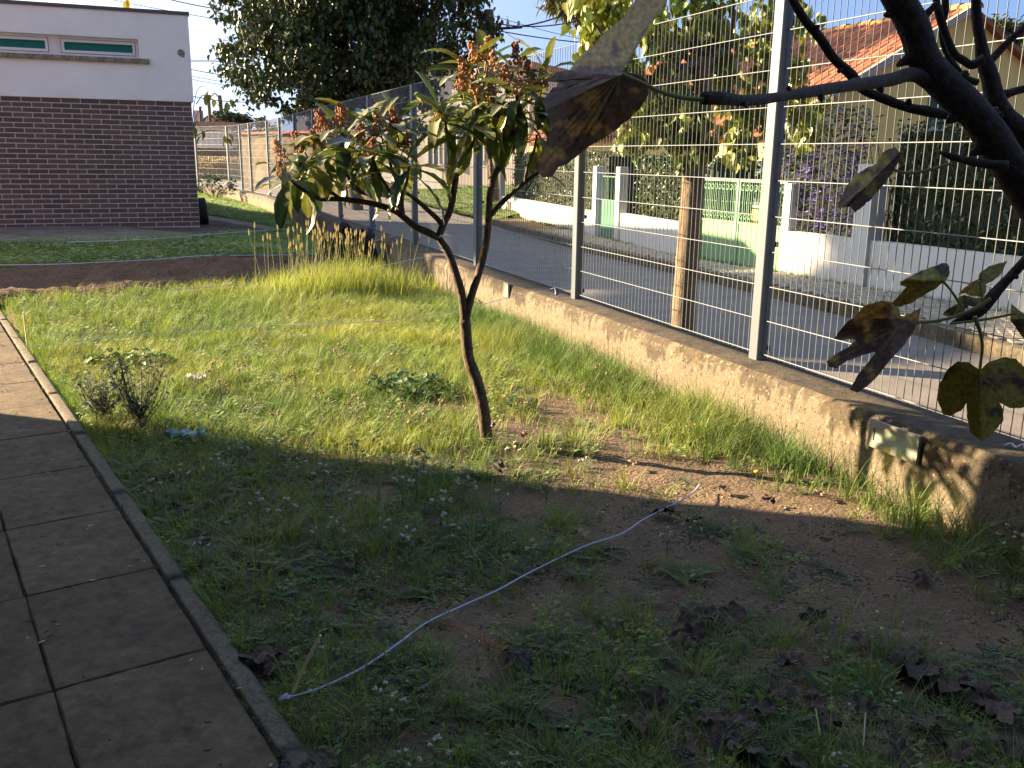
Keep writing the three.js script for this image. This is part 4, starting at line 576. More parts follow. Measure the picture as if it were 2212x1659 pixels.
{
  // long beige wall with a tile coping, left of the big tree
  const g = tag(base('boundary_wall'), 'beige boundary wall with a red tile coping beyond the curve of the fence', 'wall');
  const a = at(530, 392, 44), b = at(742, 383, 38), d = b.clone().sub(a).setY(0), n = V(d.z, 0, -d.x).normalize(), m = a.clone().lerp(b, .5), h = 2.35;
  new GB().box(m.clone().setY(h / 2 - .1), d.clone().multiplyScalar(.5), V(0, h / 2 + .1, 0), n.clone().multiplyScalar(.12)).mesh('wall_body', std([.52, .44, .36], .95, { map: wrap(concTex, .25) }), g);
  const tl = new GB().box(V(0, 0, 0), d.clone().normalize().multiplyScalar(.155), V(0, .05, 0).addScaledVector(n, .05), n.clone().multiplyScalar(.26)).build(); const cnt = Math.floor(d.length() / .33); for (let k = 0; k < cnt; k++) { const o = mesh('coping_tile', tl, M.tileRoof[k % 4], g); o.position.copy(a.clone().addScaledVector(d, (k + .5) / cnt).setY(h + .05 + .012 * (k % 2))); }
  const c = tag(base('far_house'), 'pale house with a red roof behind the boundary wall and the loquat flowers', 'house'); box3(640, 800, 300, 52, 2.2, 5, std([.60, .55, .48], .95), 'wall', null, null, c); box3(632, 806, 250, 52, .3, 5.6, M.tileRoof[1], 'roof', null, null, c); box3(665, 690, 285, 51.9, .7, .3, std([.1, .1, .12], .4), 'window', null, null, c); box3(715, 740, 285, 51.9, .7, .3, std([.1, .1, .12], .4), 'window', null, null, c);
  // shed of white corrugated sheet over brick
  const s = tag(base('shed'), 'shed with white corrugated sheets over red brick, beyond the fence at left', 'shed'), z = 60, A = at(405, 381, z), B2 = at(506, 381, z), w = B2.x - A.x, Y = (y) => at(450, y, z).y, Y0 = 0, Yb = Y(354), Ys = Y(320), Yt = Y(275);
  new GB().box(V(A.x + w / 2, Yb / 2, -z - 1.5), V(w / 2, 0, 0), V(0, Yb / 2, 0), V(0, 0, 1.5)).mesh('footing', std([.22, .22, .23], .95), s);
  new GB().box(V(A.x + w / 2, (Yb + Ys) / 2, -z - 1.5), V(w / 2, 0, 0), V(0, (Ys - Yb) / 2, 0), V(0, 0, 1.49)).mesh('brick_band', std([.34, .12, .07], .95, { map: wrap(capTex, 1) }), s);
  for (let k = 0; k < 16; k++) new GB().box(V(A.x + w * (k + .5) / 16, (Ys + Yt) / 2, -z - 1.46 + .03 * (k % 2)), V(w / 32, 0, 0), V(0, (Yt - Ys) / 2, 0), V(0, 0, 1.5)).mesh('sheet', std([.62, .60, .58].map((x) => x * (k % 2 ? 1 : .92)), .8), s);
  new GB().box(V(A.x + w / 2, Yt + .16, -z - 1.5), V(w / 2 + .3, 0, 0), V(0, .16, 0), V(0, 0, 1.8)).mesh('roof', std([.24, .15, .13], .95), s);
  new GB().box(V(B2.x + 1.7, 1.4, -z - 1.2), V(1.72, 0, 0), V(0, 1.5, 0), V(0, 0, .12)).mesh('side_wall', std([.50, .47, .48], .95, { map: wrap(concTex, .2) }), s);
  const h2 = tag(base('white_house'), 'white gabled house far behind the shed roof', 'house'); { const q = new GB(), a1 = at(428, 268, 90), b1 = at(478, 268, 90), t = at(453, 250, 90); q.box(V((a1.x + b1.x) / 2, a1.y - 3, -93), V((b1.x - a1.x) / 2, 0, 0), V(0, 3, 0), V(0, 0, 3)); const i = [V(a1.x, a1.y, -90), V(b1.x, a1.y, -90), V(t.x, t.y, -90)].map((p) => q.v(p)); q.i.push(...i); q.mesh('wall', M.oldWhite, h2); const r = new GB(); r.quad(V(a1.x - .3, a1.y - .1, -89.8), V(t.x, t.y + .12, -89.8), V(t.x, t.y + .12, -96), V(a1.x - .3, a1.y - .1, -96)); r.quad(V(b1.x + .3, a1.y - .1, -89.8), V(t.x, t.y + .12, -89.8), V(t.x, t.y + .12, -96), V(b1.x + .3, a1.y - .1, -96)); r.mesh('roof', M.tileRoof[0], h2); const ch = at(429, 252, 89); new GB().box(ch, V(.35, 0, 0), V(0, .55, 0), V(0, 0, .35)).mesh('chimney', std([.6, .42, .36], .9), h2); }
  tag(box3(462, 506, 268, 75, .9, 4, std([.42, .15, .08], .95), 'brick_hut'), 'low red brick block behind the shed roof', 'hut');
  const dry = []; for (let k = 0; k < 500; k++) { const p = at(rr(415, 520), 380, rr(57, 59)); dry.push([V(p.x, rr(0, .1), p.z), V(1, rr(.8, 1.9), 1), new THREE.Euler(rr(-.3, .3), rr(0, 6), rr(-.3, .3))]); }
  tag(scatter('dry_weeds', (() => { const q = new GB(); for (let k = 0; k < 7; k++) { const a = rr(0, 6.3), x = rr(-.3, .3); q.tube([V(x, 0, 0), V(x + Math.cos(a) * .1, .35, Math.sin(a) * .1), V(x + Math.cos(a) * .3, .62, Math.sin(a) * .3)], [.012, .01, .03], 3); } return q.build(); })(), std([.36, .27, .15], .95), dry), 'dry brown weeds along the foot of the shed', 'weeds');
  const lawn = new GB().quad(V(-40, -.03, -55), V(-8, -.03, -55), V(-8, -.03, -60), V(-40, -.03, -60)).mesh('verge', std([.12, .16, .05], .98)); struct(lawn, 'green verge in front of the shed');
  const bs = tag(base('round_bush', V(at(495, 300, 66).x, 0, -66)), 'dark green trees showing over the far end of the fence', 'trees'); new GB().tube([V(0, 0, 0), V(0, 2.5, 0)], .15, 6).mesh('trunk', M.darkBark, bs);
  scatter('crown', leafGeo(.26, .15), leafMat([.05, .075, .025], .25, .6), [...crownPoints(V(-.3, 3.3, 0), V(1.3, 1.2, 1), 46, 34, .3), ...crownPoints(V(1.9, 3.1, 0), V(1.6, 1.0, 1), 50, 34, .3)].map((p) => [p, rr(.8, 1.3)]), bs);
}
// ---------- poles, lamp and cables
const pole = (x0, y0, x1, y1, z, r, label, mat = M.poleWood, name = 'utility_pole') => { const a = at(x0, y0, z), b = at(x1, y1, z), o = tag(base(name, V(a.x, 0, a.z)), label, 'pole'); a.y = Math.min(a.y, .3); new GB().tube([V(0, a.y, 0), b.clone().sub(V(a.x, 0, a.z))], [r * 1.25, r], 10).mesh('shaft', mat, o); return [o, b]; };
{
  const [o, t] = pole(1067, 440, 1056, 21, 27, .13, 'wooden utility pole standing behind the loquat flower heads');
  new GB().bar(V(0, t.y - .5, 0), V(.75, t.y - .45, 0), .03, 6).mesh('bracket', M.darkPlastic, o); for (let k = 0; k < 3; k++) new GB().tube([V(.05 + k * .3, t.y - .44, 0), V(.05 + k * .3, t.y - .28, 0)], [.05, .035], 8).mesh('insulator', std([.5, .5, .48], .3), o);
  pole(433, 300, 432, 230, 84, .12, 'thin far pole standing above the white gabled house'); pole(457, 300, 450, 208, 70, .12, 'slim far pole rising left of the dark tree'); pole(487, 300, 474, 206, 76, .16, 'far street lamp pole at the left edge of the dark tree crown');
  const lampA = at(474, 212, 76), lampB = at(455, 209, 76); const l = tag(base('street_lamp', V(0, 0, 0)), 'curved street lamp arm on the far pole beside the dark tree', 'street lamp'); new GB().tube(curve([lampA, lampA.clone().lerp(lampB, .5).add(V(0, .3, 0)), lampB], 6), .05, 5).mesh('arm', M.steel, l); new GB().tube([lampB, lampB.clone().add(V(-.5, .02, 0))], [.12, .09], 6).mesh('lamp_head', M.steel, l);
  const cab = (x0, y0, z0, x1, y1, z1, r, sag, label) => { const a = at(x0, y0, z0), b = at(x1, y1, z1), m = a.clone().lerp(b, .5); m.y -= sag; tag(new GB().tube(curve([a, a.clone().lerp(m, .5).add(V(0, -sag * .25, 0)), m, b.clone().lerp(m, .5).add(V(0, -sag * .25, 0)), b], 14), r, 5).mesh('cable', M.cable), label, 'cable', 'overhead cables'); };
  for (const [x0, y0, x1, y1, r, s, l] of [[1051, 60, 1300, -8, .022, .25, 'thick sagging cable rising from the pole to the right'], [1059, 49, 1300, 30, .018, .2, 'sagging cable leaving the pole just under its bracket'], [1062, 33, 1300, 93, .008, .05, 'fine cable falling from the pole bracket to the right'], [1062, 64, 1320, 97, .016, .05, 'dark cable running low and straight right of the pole'], [1062, 51, 1190, 134, .008, .0, 'steep fine cable dropping from the pole to the roof']]) cab(x0, y0, 27, x1, y1, 27, r, s, l);
  for (const [x0, y0, x1, y1, r, l] of [[330, -10, 520, 27, .022, 'upper thick cable above the corner of the school building'], [190, -12, 520, 49, .014, 'second cable crossing the sky above the school building'], [330, 126, 520, 128, .016, 'level pair of cables beside the white building corner, upper line'], [330, 129, 520, 131.5, .014, 'level pair of cables beside the white building corner, lower line'], [330, 131, 520, 168, .018, 'sloping cable below the level pair, left of the dark tree'], [330, 145, 520, 182, .012, 'fine sloping cable, upper of the two lowest at left'], [330, 152, 520, 189, .012, 'fine sloping cable, lowest of those left of the dark tree']]) cab(x0, y0, 42, x1, y1, 42, r, .06, l);
  cab(405, 206, 72, 600, 216, 74, .03, .3, 'far cable passing behind the yellow leaves');
}
// ---------- pines in the distance
{
  const pine = (x, y, z, rx, ry, label, trunk = true) => { const c = at(x, y, z), o = tag(base('pine_tree', V(c.x, 0, c.z)), label, 'tree'); new GB().tube(curve([V(0, 0, 0), V(.2, c.y * .6, 0), V(0, c.y, 0)], 6), .16, 6).mesh('trunk', M.darkBark, o); scatter('crown', sprig(5, .42, .10, .16), leafMat([.075, .095, .04], .15, .8), crownPoints(V(0, c.y, 0), V(rx, ry, rx), 80, 20, .5, { hollow: .3 }).map((p) => [p, rr(.7, 1.3)]), o); };
  pine(1262, -45, 38, 1.35, 1.4, 'pine crown touching the top edge above the cables');
  pine(2115, 108, 46, 1.6, 1.15, 'hazy green pine right of the yellow gable, behind the fig branches'); pine(2180, 120, 50, 1.5, 1.2, 'second hazy pine at the far right behind the fig twigs'); pine(2070, 90, 60, .9, .8, 'small pine top just behind the end of the gable roof'); pine(2155, 180, 44, 1.9, 1.4, 'dark pine mass above the hedge at the right edge'); pine(2230, 200, 48, 2, 1.9, 'pine cut by the right edge of the picture above the hedge');
}
// ---------- loquat tree in the garden
const Z0 = 4.73;
{
  const B = at(1050, 957, Z0).setY(-.03), o = tag(base('loquat_tree', B), 'young loquat tree with drooping ribbed leaves and brown flower heads in the garden', 'tree'), L = (x, y, z = Z0) => at(x, y, z).sub(B);
  const limb = (name, P, r0, r1, seg = 9, n = 26) => { const c = curve(P.map((p) => L(...p)), n); return new GB().tube(c, (t) => (r0 + (r1 - r0) * t) * (1 + .10 * N2(t * 14, r0 * 90)), seg, { rough: .07 }).mesh(name, M.bark, o); };
  limb('trunk', [[1052, 975], [1046, 900], [1032, 830], [1013, 775], [1004, 690]], .035, .028, 12, 40);
  const br = (P, r0, r1) => limb('branch', P, r0, r1, 8);
  br([[1004, 695], [998, 640], [984, 590], [968, 545], [948, 514]], .0245, .0175);
  br([[948, 514], [920, 500], [898, 490], [873, 470], [850, 454], [810, 441], [770, 434], [735, 430], [690, 430]], .020, .012);
  br([[690, 430, 4.7], [655, 410, 4.66], [632, 392, 4.62], [622, 375, 4.6]], .012, .007);
  br([[735, 430, 4.72], [705, 405, 4.76], [688, 380, 4.78], [672, 350, 4.8]], .010, .006);
  br([[810, 440], [785, 420, 4.8], [760, 395, 4.84], [745, 365, 4.86], [735, 330, 4.88]], .013, .007);
  br([[873, 470], [850, 425, 4.68], [818, 375, 4.62], [800, 330, 4.58]], .012, .007); br([[865, 460], [862, 410, 4.78], [845, 360, 4.84], [835, 310, 4.88]], .011, .006);
  br([[948, 505], [955, 488], [920, 450, 4.78], [880, 418, 4.84], [840, 398, 4.9], [790, 372, 4.95]], .016, .007);
  br([[872, 466], [868, 430], [878, 395, 4.6], [884, 360, 4.58]], .009, .006);
  br([[950, 505], [957, 486], [972, 455], [981, 410], [987, 362]], .019, .015); br([[987, 362], [980, 335, 4.7], [968, 300, 4.66], [960, 255, 4.62]], .011, .006); br([[987, 362], [1000, 340, 4.76], [1022, 308, 4.8], [1030, 262, 4.82], [1028, 215, 4.84]], .014, .007);
  br([[1005, 690], [1018, 640], [1034, 590], [1047, 540], [1054, 490], [1056, 450], [1058, 420]], .022, .0155); br([[1058, 420], [1066, 385], [1080, 355], [1088, 310], [1086, 270], [1078, 220]], .018, .008); br([[1088, 320], [1104, 290, 4.64], [1112, 250, 4.6], [1118, 205, 4.56]], .010, .006);
  br([[1060, 465], [1090, 432], [1122, 404], [1150, 382], [1178, 362]], .014, .009); br([[1134, 392], [1140, 360], [1152, 331], [1160, 290]], .009, .005); br([[1078, 240], [1095, 195, 4.8], [1110, 150, 4.84]], .009, .006); br([[1028, 230, 4.84], [1045, 180, 4.86], [1055, 140, 4.88]], .008, .005); br([[1060, 385], [1058, 330, 4.86], [1062, 260, 4.94], [1070, 190, 5]], .009, .005);
  // leaves: ribbed, keeled, drooping
  const lg = [0, 1, 2, 3, 4].map((v) => { const q = new GB(), nx = 9, nz = 4, len = 1, bend = [.25, .55, .85, .4, 1.1][v], fold = [.28, .2, .34, .45, .25][v], rows = []; let x = 0, y = 0, ang = .22; for (let i = 0; i <= nx; i++) { const t = i / nx, w = .5 * (.06 + .27 * Math.pow(Math.sin(Math.PI * Math.min(1, t * .93 + .05)), .8) * (t < .5 ? .55 + .9 * t : 1)) * (t > .97 ? .15 : 1), row = []; for (let j = 0; j <= nz; j++) { const s = j / nz * 2 - 1, rib = .014 * (i % 2 ? 1 : -1) * (Math.abs(s) > .2 ? 1 : 0); row.push(q.v(V(x, y + Math.abs(s) * w * fold + rib * w * 5, s * w), t * 1.0, j / nz)); } rows.push(row); ang -= bend / nx * (1 + t); x += Math.cos(ang) * len / nx; y += Math.sin(ang) * len / nx; } for (let i = 0; i < nx; i++) for (let j = 0; j < nz; j++) { const a = rows[i][j], b = rows[i][j + 1], c = rows[i + 1][j + 1], d = rows[i + 1][j]; q.i.push(a, d, b, b, d, c); } return q.build(); });
  const vein = tex(256, 128, (u, v) => { const s = Math.abs(v - .5) * 2, k = Math.abs(((u * 13 - s * 2.2) % 1 + 1) % 1 - .5) * 2; let d = 205 + tfbm(u, v, 9) * 20; if (k < .16) d = 255; if (s < .07) d = 255; return [d, d, d * .96]; });
  const lm = [[.13, .21, .055], [.20, .27, .055], [.095, .165, .065], [.31, .33, .065]].map((c) => leafMat(c, .62, .55, { map: vein, specularIntensity: .9 }));
  let count = 0; const lf = (p, dir, s, v, m) => { if (count >= 292) return; count++; const w = mesh('leaf', lg[v], lm[m], o); w.position.copy(p); const up = V(rr(-.25, .25), 1, rr(-.25, .25)), z = dir.clone().cross(up).normalize(), y = z.clone().cross(dir).normalize(); w.quaternion.setFromRotationMatrix(new THREE.Matrix4().makeBasis(dir.clone().normalize(), y, z)); w.scale.set(s, s, s * rr(.7, .95)); };
  const rosette = (x, y, z, n0, s, droop = 0) => { const n = Math.round(n0 * .88); const p = L(x, y, z), a0 = rr(0, 6.3); for (let k = 0; k < n; k++) { const a = a0 + k * 2.4, e = .75 - 1.5 * (k / n) - droop + rr(-.2, .2), d = V(Math.cos(a) * Math.cos(e), Math.sin(e), Math.sin(a) * Math.cos(e)); lf(p.clone().add(V(0, -.05 * k / n, 0)).addScaledVector(d, .012), d, s * rr(.95, 1.5), Math.floor(rnd() * 5), rnd() < .36 ? 3 : Math.floor(rnd() * 3)); } };
  for (const [x, y, z, n, s, d] of [[622, 372, 4.6, 12, .19, .35], [668, 345, 4.8, 12, .20, .3], [700, 322, 4.7, 11, .19, .15], [735, 325, 4.88, 12, .20, .2], [745, 290, 4.7, 11, .19, .1], [800, 325, 4.56, 13, .20, .2], [790, 368, 4.95, 10, .19, .3], [835, 305, 4.88, 12, .20, .2], [850, 262, 4.74, 11, .19, .0], [885, 352, 4.58, 13, .22, .3], [770, 262, 4.8, 10, .18, 0], [815, 268, 4.65, 9, .18, 0], [650, 380, 4.72, 9, .19, .5],
    [958, 250, 4.6, 11, .19, .2], [1028, 212, 4.84, 13, .2, .3], [1012, 262, 4.66, 10, .22, .5], [1078, 218, 4.72, 14, .21, .35], [1118, 203, 4.56, 13, .20, .3], [1110, 150, 4.84, 12, .19, .05], [1055, 140, 4.88, 12, .18, 0], [1010, 150, 4.7, 10, .17, .0], [1162, 285, 4.72, 10, .17, .35], [1160, 190, 4.76, 11, .19, .1], [1060, 250, 4.95, 11, .21, .5], [1130, 240, 4.66, 10, .20, .5], [1178, 360, 4.74, 6, .13, .3], [945, 225, 4.75, 7, .17, 0], [1180, 150, 4.9, 8, .17, 0]]) rosette(x, y, z, n, s, d);
  // old brown leaf hanging, and flower heads
  const dm = leafMat([.09, .045, .035], .2); { const w = mesh('leaf', lg[1], dm, o); w.userData.label = 'withered brown leaf'; w.position.copy(L(742, 385, 4.7)); w.rotation.set(.3, .4, -1.45); w.scale.setScalar(.12); }
  const bud = new THREE.IcosahedronGeometry(1, 0), fm = [[.50, .27, .13], [.42, .22, .11], [.58, .39, .23]].map((c) => leafMat(c, .2, .95));
  const fg = [0, 1, 2].map(() => { const q = new GB(), m = new THREE.Matrix4(); for (let k = 0; k < 78; k++) { const t = rnd(), R = .044 * (1 - t * .72) * Math.sqrt(rnd()), a = rr(0, 6.3), s = rr(.0045, .0085); m.makeScale(s, s * 1.2, s).setPosition(Math.cos(a) * R, t * .088 + rr(-.006, .006), Math.sin(a) * R); q.geo(bud, m); } q.tube([V(0, -.05, 0), V(0, .09, 0)], [.004, .002], 5); return q.build(); });
  for (const [x, y, z, s, tx] of [[612, 362, 4.56, .9, -.5], [608, 318, 4.62, 1, -.5], [655, 300, 4.7, 1.1, -.4], [700, 262, 4.7, 1.15, -.3], [735, 250, 4.68, 1.15, -.1], [690, 292, 4.66, .9, -.6], [770, 285, 4.6, 1.0, .1], [822, 262, 4.62, 1.05, .1], [856, 258, 4.7, 1.1, .1], [872, 300, 4.6, .9, .3], [800, 312, 4.5, .9, 0], [748, 330, 4.6, .8, -.2], [1030, 112, 4.7, 1.1, -.2], [1050, 108, 4.72, 1.2, 0], [1012, 140, 4.66, 1, -.4], [1070, 132, 4.64, 1, .1], [1118, 120, 4.7, 1.2, .05], [1135, 150, 4.68, 1.0, .3], [1092, 160, 4.58, 1, 0], [1028, 182, 4.6, 1, -.1], [1062, 196, 4.58, .95, 0], [1150, 178, 4.66, 1, .3], [1170, 170, 4.7, .9, .4], [1205, 178, 4.76, .8, .5], [950, 240, 4.6, .8, -.2], [1000, 172, 4.64, .9, -.3], [1120, 185, 4.55, .9, .1], [1185, 200, 4.7, .8, .6]]) { const w = mesh('flower_head', pick(fg), pick(fm), o); w.position.copy(L(x, y + 22, z)); w.rotation.set(rr(-.3, .3), rr(0, 6), -tx * .8 + rr(-.15, .15), 'ZYX'); w.scale.setScalar(s); }
}
{ // small bird on the loquat
  const c = at(914, 212, 4.6), o = tag(base('bird', c), 'small olive bird with a pale breast perched on a loquat leaf', 'bird'), X = V(1, -.32, .1).normalize();
  const P = [[-.042, .014], [-.036, .016], [-.028, .016], [-.016, .009], [0, 0], [.016, -.006], [.03, -.012], [.045, -.018], [.058, -.024]], R = [.002, .009, .0125, .0145, .0185, .0165, .010, .006, .005];
  const b = new GB().tube(curve(P.map(([x, y]) => V(x, y, 0)), 24), (t) => { const k = t * (R.length - 1), i = Math.min(R.length - 2, Math.floor(k)); return R[i] + (R[i + 1] - R[i]) * (k - i); }, 10); const g = b.build(), n = g.attributes.normal, col = []; for (let k = 0; k < n.count; k++) { const x = g.attributes.position.getX(k), pale = n.getY(k) < .15 && x < .018; col.push(...(pale ? [.62, .58, .36] : [.16, .17, .08])); } g.setAttribute('color', new THREE.Float32BufferAttribute(col, 3));
  mesh('body', g, std([1, 1, 1], .95, { vertexColors: true }), o); new GB().tube([V(-.041, .014, 0), V(-.051, .013, 0)], [.0025, .0006], 6).mesh('beak', M.darkPlastic, o);
  for (const s of [-1, 1]) { new GB().tube([V(-.012, .008, s * .012), V(.012, 0, s * .017), V(.042, -.014, s * .008)], [.004, .010, .002], 6).mesh('wing', std([.12, .13, .07], .95), o); const e = mesh('eye', new THREE.SphereGeometry(.0022, 6, 5), M.darkPlastic, o); e.position.set(-.036, .019, s * .0085); new GB().bar(V(-.002, -.016, s * .005), V(-.004, -.034, s * .006), .0012, 4).mesh('leg', M.darkPlastic, o); }
}
// ---------- fig tree at the right edge
{
  const o = tag(base('fig_tree', V(1.9, 0, -.55)), 'nearly leafless fig tree with dark crooked branches at the right edge', 'tree'), B = o.position, L = (x, y, z) => at(x, y, z).sub(B);
  const W = (px, z) => px / 2 * z / FOC;                        // half width of that many grid pixels
  const br = (P, wid, z, seg = 10, nm = 'branch', mat = M.figBark) => { const c = curve(P.map((p) => L(p[0], p[1], p[2] ?? z)), P.length * 7); const ks = P.length - 1; return new GB().tube(c, (t) => { const k = t * (wid.length - 1), i = Math.min(wid.length - 2, Math.floor(k)); return W(wid[i] + (wid[i + 1] - wid[i]) * (k - i), z) * (1 + .09 * N2(t * 9, P[0][0] * .1) + .03 * N2(t * 30, 3)); }, seg, { rough: .008 }).mesh(nm, mat, o); };
  br([[1905, -70], [1943, 0], [1975, 62], [2000, 134], [2040, 182], [2112, 253], [2171, 342], [2215, 405], [2262, 470], [2330, 560]], [58, 58, 60, 62, 70, 66, 72, 78, 82, 88], 1.7, 14);
  br([[2022, 182, 1.7], [1978, 162, 1.68], [1925, 172, 1.6], [1874, 180, 1.5], [1800, 190, 1.35], [1740, 200, 1.22], [1690, 208, 1.12], [1650, 214, 1.06], [1600, 217, 1.0], [1556, 212, .96], [1519, 212, .95]], [42, 30, 27, 25, 24, 22, 20, 21, 23, 27, 25].map((w, k) => w * [1, 1, .95, .9, .82, .75, .68, .65, .62, .6, .59][k] * .98 / 1), 1.7, 10);
  br([[1690, -55], [1713, 0], [1740, 45], [1772, 83], [1800, 125], [1841, 164], [1859, 190], [1912, 214], [1960, 232], [2008, 241], [2055, 249], [2110, 247], [2153, 243]], [16, 18, 19, 20, 18, 22, 18, 20, 18, 22, 20, 20, 24], 1.82);
  br([[2109, -45], [2109, 30], [2118, 88], [2124, 125], [2138, 165], [2150, 215], [2172, 255], [2212, 290], [2262, 350], [2330, 430]], [18, 20, 22, 30, 34, 40, 46, 50, 54, 58], 1.86, 12);
  br([[2124, 128], [2100, 140], [2080, 130], [2062, 117], [2045, 80], [2035, 52], [2024, 10], [2020, -40]], [20, 18, 17, 16, 15, 17, 15, 14], 1.8); br([[2024, 8], [2012, 20], [1995, 36]], [15, 14, 18], 1.74);
  br([[2112, 178], [2092, 172], [2076, 160], [2060, 140], [2046, 119], [2036, 90], [2034, 60], [2042, 25], [2038, -40]], [14, 15, 14, 15, 12, 12, 11, 15, 14], 1.95, 8, 'branch', std([.42, .42, .46], .9, { map: wrap(barkTex, 6, 9) }));
  br([[2136, 135], [2152, 118], [2172, 96], [2200, 70], [2250, 25]], [18, 16, 15, 14, 14], 1.9); br([[2170, 205], [2190, 198], [2222, 190], [2270, 180]], [20, 16, 15, 15], 1.9); br([[2175, 358], [2127, 354], [2085, 346], [2055, 338], [2030, 329]], [22, 18, 16, 15, 7], 1.66); br([[2205, 362], [2240, 360], [2290, 350]], [14, 14, 14], 1.7);
  br([[2290, 480], [2250, 520], [2212, 566], [2175, 605], [2142, 642], [2128, 662], [2113, 674], [2085, 686], [2057, 697]], [26, 24, 22, 21, 25, 22, 26, 20, 7], 1.5);
  // buds, knots and cut stubs
  const kn = new GB(); for (const [x, y, z, dx, dy, r] of [[1984, 78, 1.7, 26, -8, 11], [1962, 128, 1.7, -22, 12, 9], [2068, 178, 1.7, 20, -22, 12], [2072, 244, 1.7, -24, 18, 12], [2140, 262, 1.7, 24, -16, 10], [2126, 318, 1.7, -26, 14, 11], [2196, 350, 1.7, 26, -12, 12], [1938, 22, 1.7, -24, 10, 10], [1846, 174, 1.45, 4, 14, 7], [1772, 204, 1.28, 3, 12, 6], [1705, 199, 1.15, -2, -11, 6], [1900, 186, 1.55, 5, 12, 7], [1610, 222, 1.0, 2, 10, 5], [1757, 62, 1.82, 12, -5, 6], [1822, 148, 1.82, -11, 6, 6], [1962, 226, 1.82, 2, -11, 6], [2082, 254, 1.82, 2, 11, 6], [2130, 150, 1.86, 14, -3, 8], [2160, 232, 1.86, -16, 6, 8], [2188, 592, 1.5, 10, 8, 6], [2120, 662, 1.5, 8, 9, 6]]) { const a = L(x, y, z), b = L(x + dx, y + dy, z - .012); kn.tube([a, a.clone().lerp(b, .6), b, b.clone().lerp(a, -.12)], [W(r * 2.6, z), W(r * 1.9, z), W(r * 1.2, z), W(r * .4, z)], 8, { rough: .12 }); }
  kn.mesh('knots', M.figBark, o).userData.kind = 'stuff';
  // petioles
  const pet = leafMat([.34, .33, .10], .1, .7), pt = (P, w, z) => br(P, w, z, 7, 'petiole', pet);
  pt([[1521, 216, .95], [1480, 212, .95], [1430, 199, .94], [1385, 178, .93], [1343, 160, .92]], [9, 10, 9, 8, 9], .95); pt([[2054, 353], [2025, 362], [1993, 370], [1960, 374], [1933, 368]], [6, 7, 7, 6, 6], 1.62);
  pt([[2140, 645], [2110, 664], [2070, 681], [2030, 692], [1983, 697]], [9, 8, 7, 7, 6], 1.48); pt([[2083, 674], [2068, 648], [2050, 622], [2036, 607]], [6, 6, 5, 6], 1.5); pt([[2122, 652], [2119, 630], [2115, 606]], [5, 5, 6], 1.54); pt([[2106, 684], [2118, 720], [2122, 750], [2119, 780], [2116, 803]], [10, 8, 7, 6, 8], 1.46); pt([[2052, 699], [2100, 694], [2150, 686], [2195, 677]], [6, 6, 6, 5], 1.49); pt([[2060, 680], [2070, 668], [2083, 658]], [4, 4, 4], 1.52);
  // leaves: outline points around a base, own folds, blotched print
  // the print is laid out round the leaf base: u runs round the rim, v from the base to the rim
  const print = (rim, ctr, tips, dark, amount, seed2) => { const lin = (c) => 255 * Math.pow(c, 1 / 2.2), m = rim.length; const t = tex(256, 96, (u, v) => { const f = u * m, i = Math.floor(f), a = rim[i % m], b = rim[(i + 1) % m], X = (a[0] + (b[0] - a[0]) * (f - i) - ctr[0]) * v, Y = (a[1] + (b[1] - a[1]) * (f - i) - ctr[1]) * v; let k = fbm(X / 52 + seed2 * 3, Y / 52, seed2) + amount; const w = .8 + .4 * N2(X / 9, Y / 9, seed2) + (rnd() - .5) * .12; if (dark) k += Y > -20 ? .12 : -.55; const e = Math.max(0, Math.min(1, (k + .20) / .36)), A = dark ? [.86, .60, .18] : [.56, .47, .07], D = dark ? [.32, .19, .12] : [.20, .13, .08]; let c = A.map((q, i) => q + (D[i] - q) * e); if (N2(X / 4, Y / 4, seed2 + 4) > .5) c = c.map((q) => q * .65); for (const tp of tips) { const dx = tp[0] - ctr[0], dy = tp[1] - ctr[1], q = Math.max(0, Math.min(1, (X * dx + Y * dy) / (dx * dx + dy * dy))), dd = Math.hypot(X - dx * q, Y - dy * q); if (dd < 2.6 * (1.15 - q)) c = [.42, .35, .16]; } return c.map((q) => lin(q * w)); }); t.wrapT = THREE.ClampToEdgeWrapping; return t; };
  const leaf = (out, ctr, z, bend, tips, amount, seed2, label, dark) => {
    const rim = []; out.forEach((p, k) => { const n = out[(k + 1) % out.length], d = Math.hypot(n[0] - p[0], n[1] - p[1]), m = Math.max(1, Math.round(d / 7)); for (let j = 0; j < m; j++) { const t = j / m, e = j ? rr(-1.3, 1.3) : 0; rim.push([p[0] + (n[0] - p[0]) * t + e * (n[1] - p[1]) / d, p[1] + (n[1] - p[1]) * t - e * (n[0] - p[0]) / d]); } });
    const q = new GB(), NR = 7, m = rim.length; for (const side of [0, .0007]) { const id = [], dz = (x, y) => z + side + bend(x, y) + .006 * N2(x / 25, y / 25, seed2); const put = (x, y, u, v) => q.v(L(x, y, dz(x, y)), u, v); for (let r = 0; r <= NR; r++) { id.push([]); for (let k = 0; k <= m; k++) { const p = rim[k % m], f = Math.max(.004, r / NR); id[r].push(put(ctr[0] + (p[0] - ctr[0]) * f, ctr[1] + (p[1] - ctr[1]) * f, k / m, r / NR)); } } for (let k = 0; k < m; k++) for (let r = 0; r < NR; r++) q.i.push(id[r][k], id[r + 1][k], id[r][k + 1], id[r][k + 1], id[r + 1][k], id[r + 1][k + 1]); }
    const mm = new THREE.MeshPhysicalMaterial({ map: print(rim, ctr, tips, dark, amount, seed2), roughness: 1, transmission: .36, thickness: 0, side: THREE.DoubleSide }); const o2 = q.mesh('leaf', mm, o); o2.userData.label = label;
  };
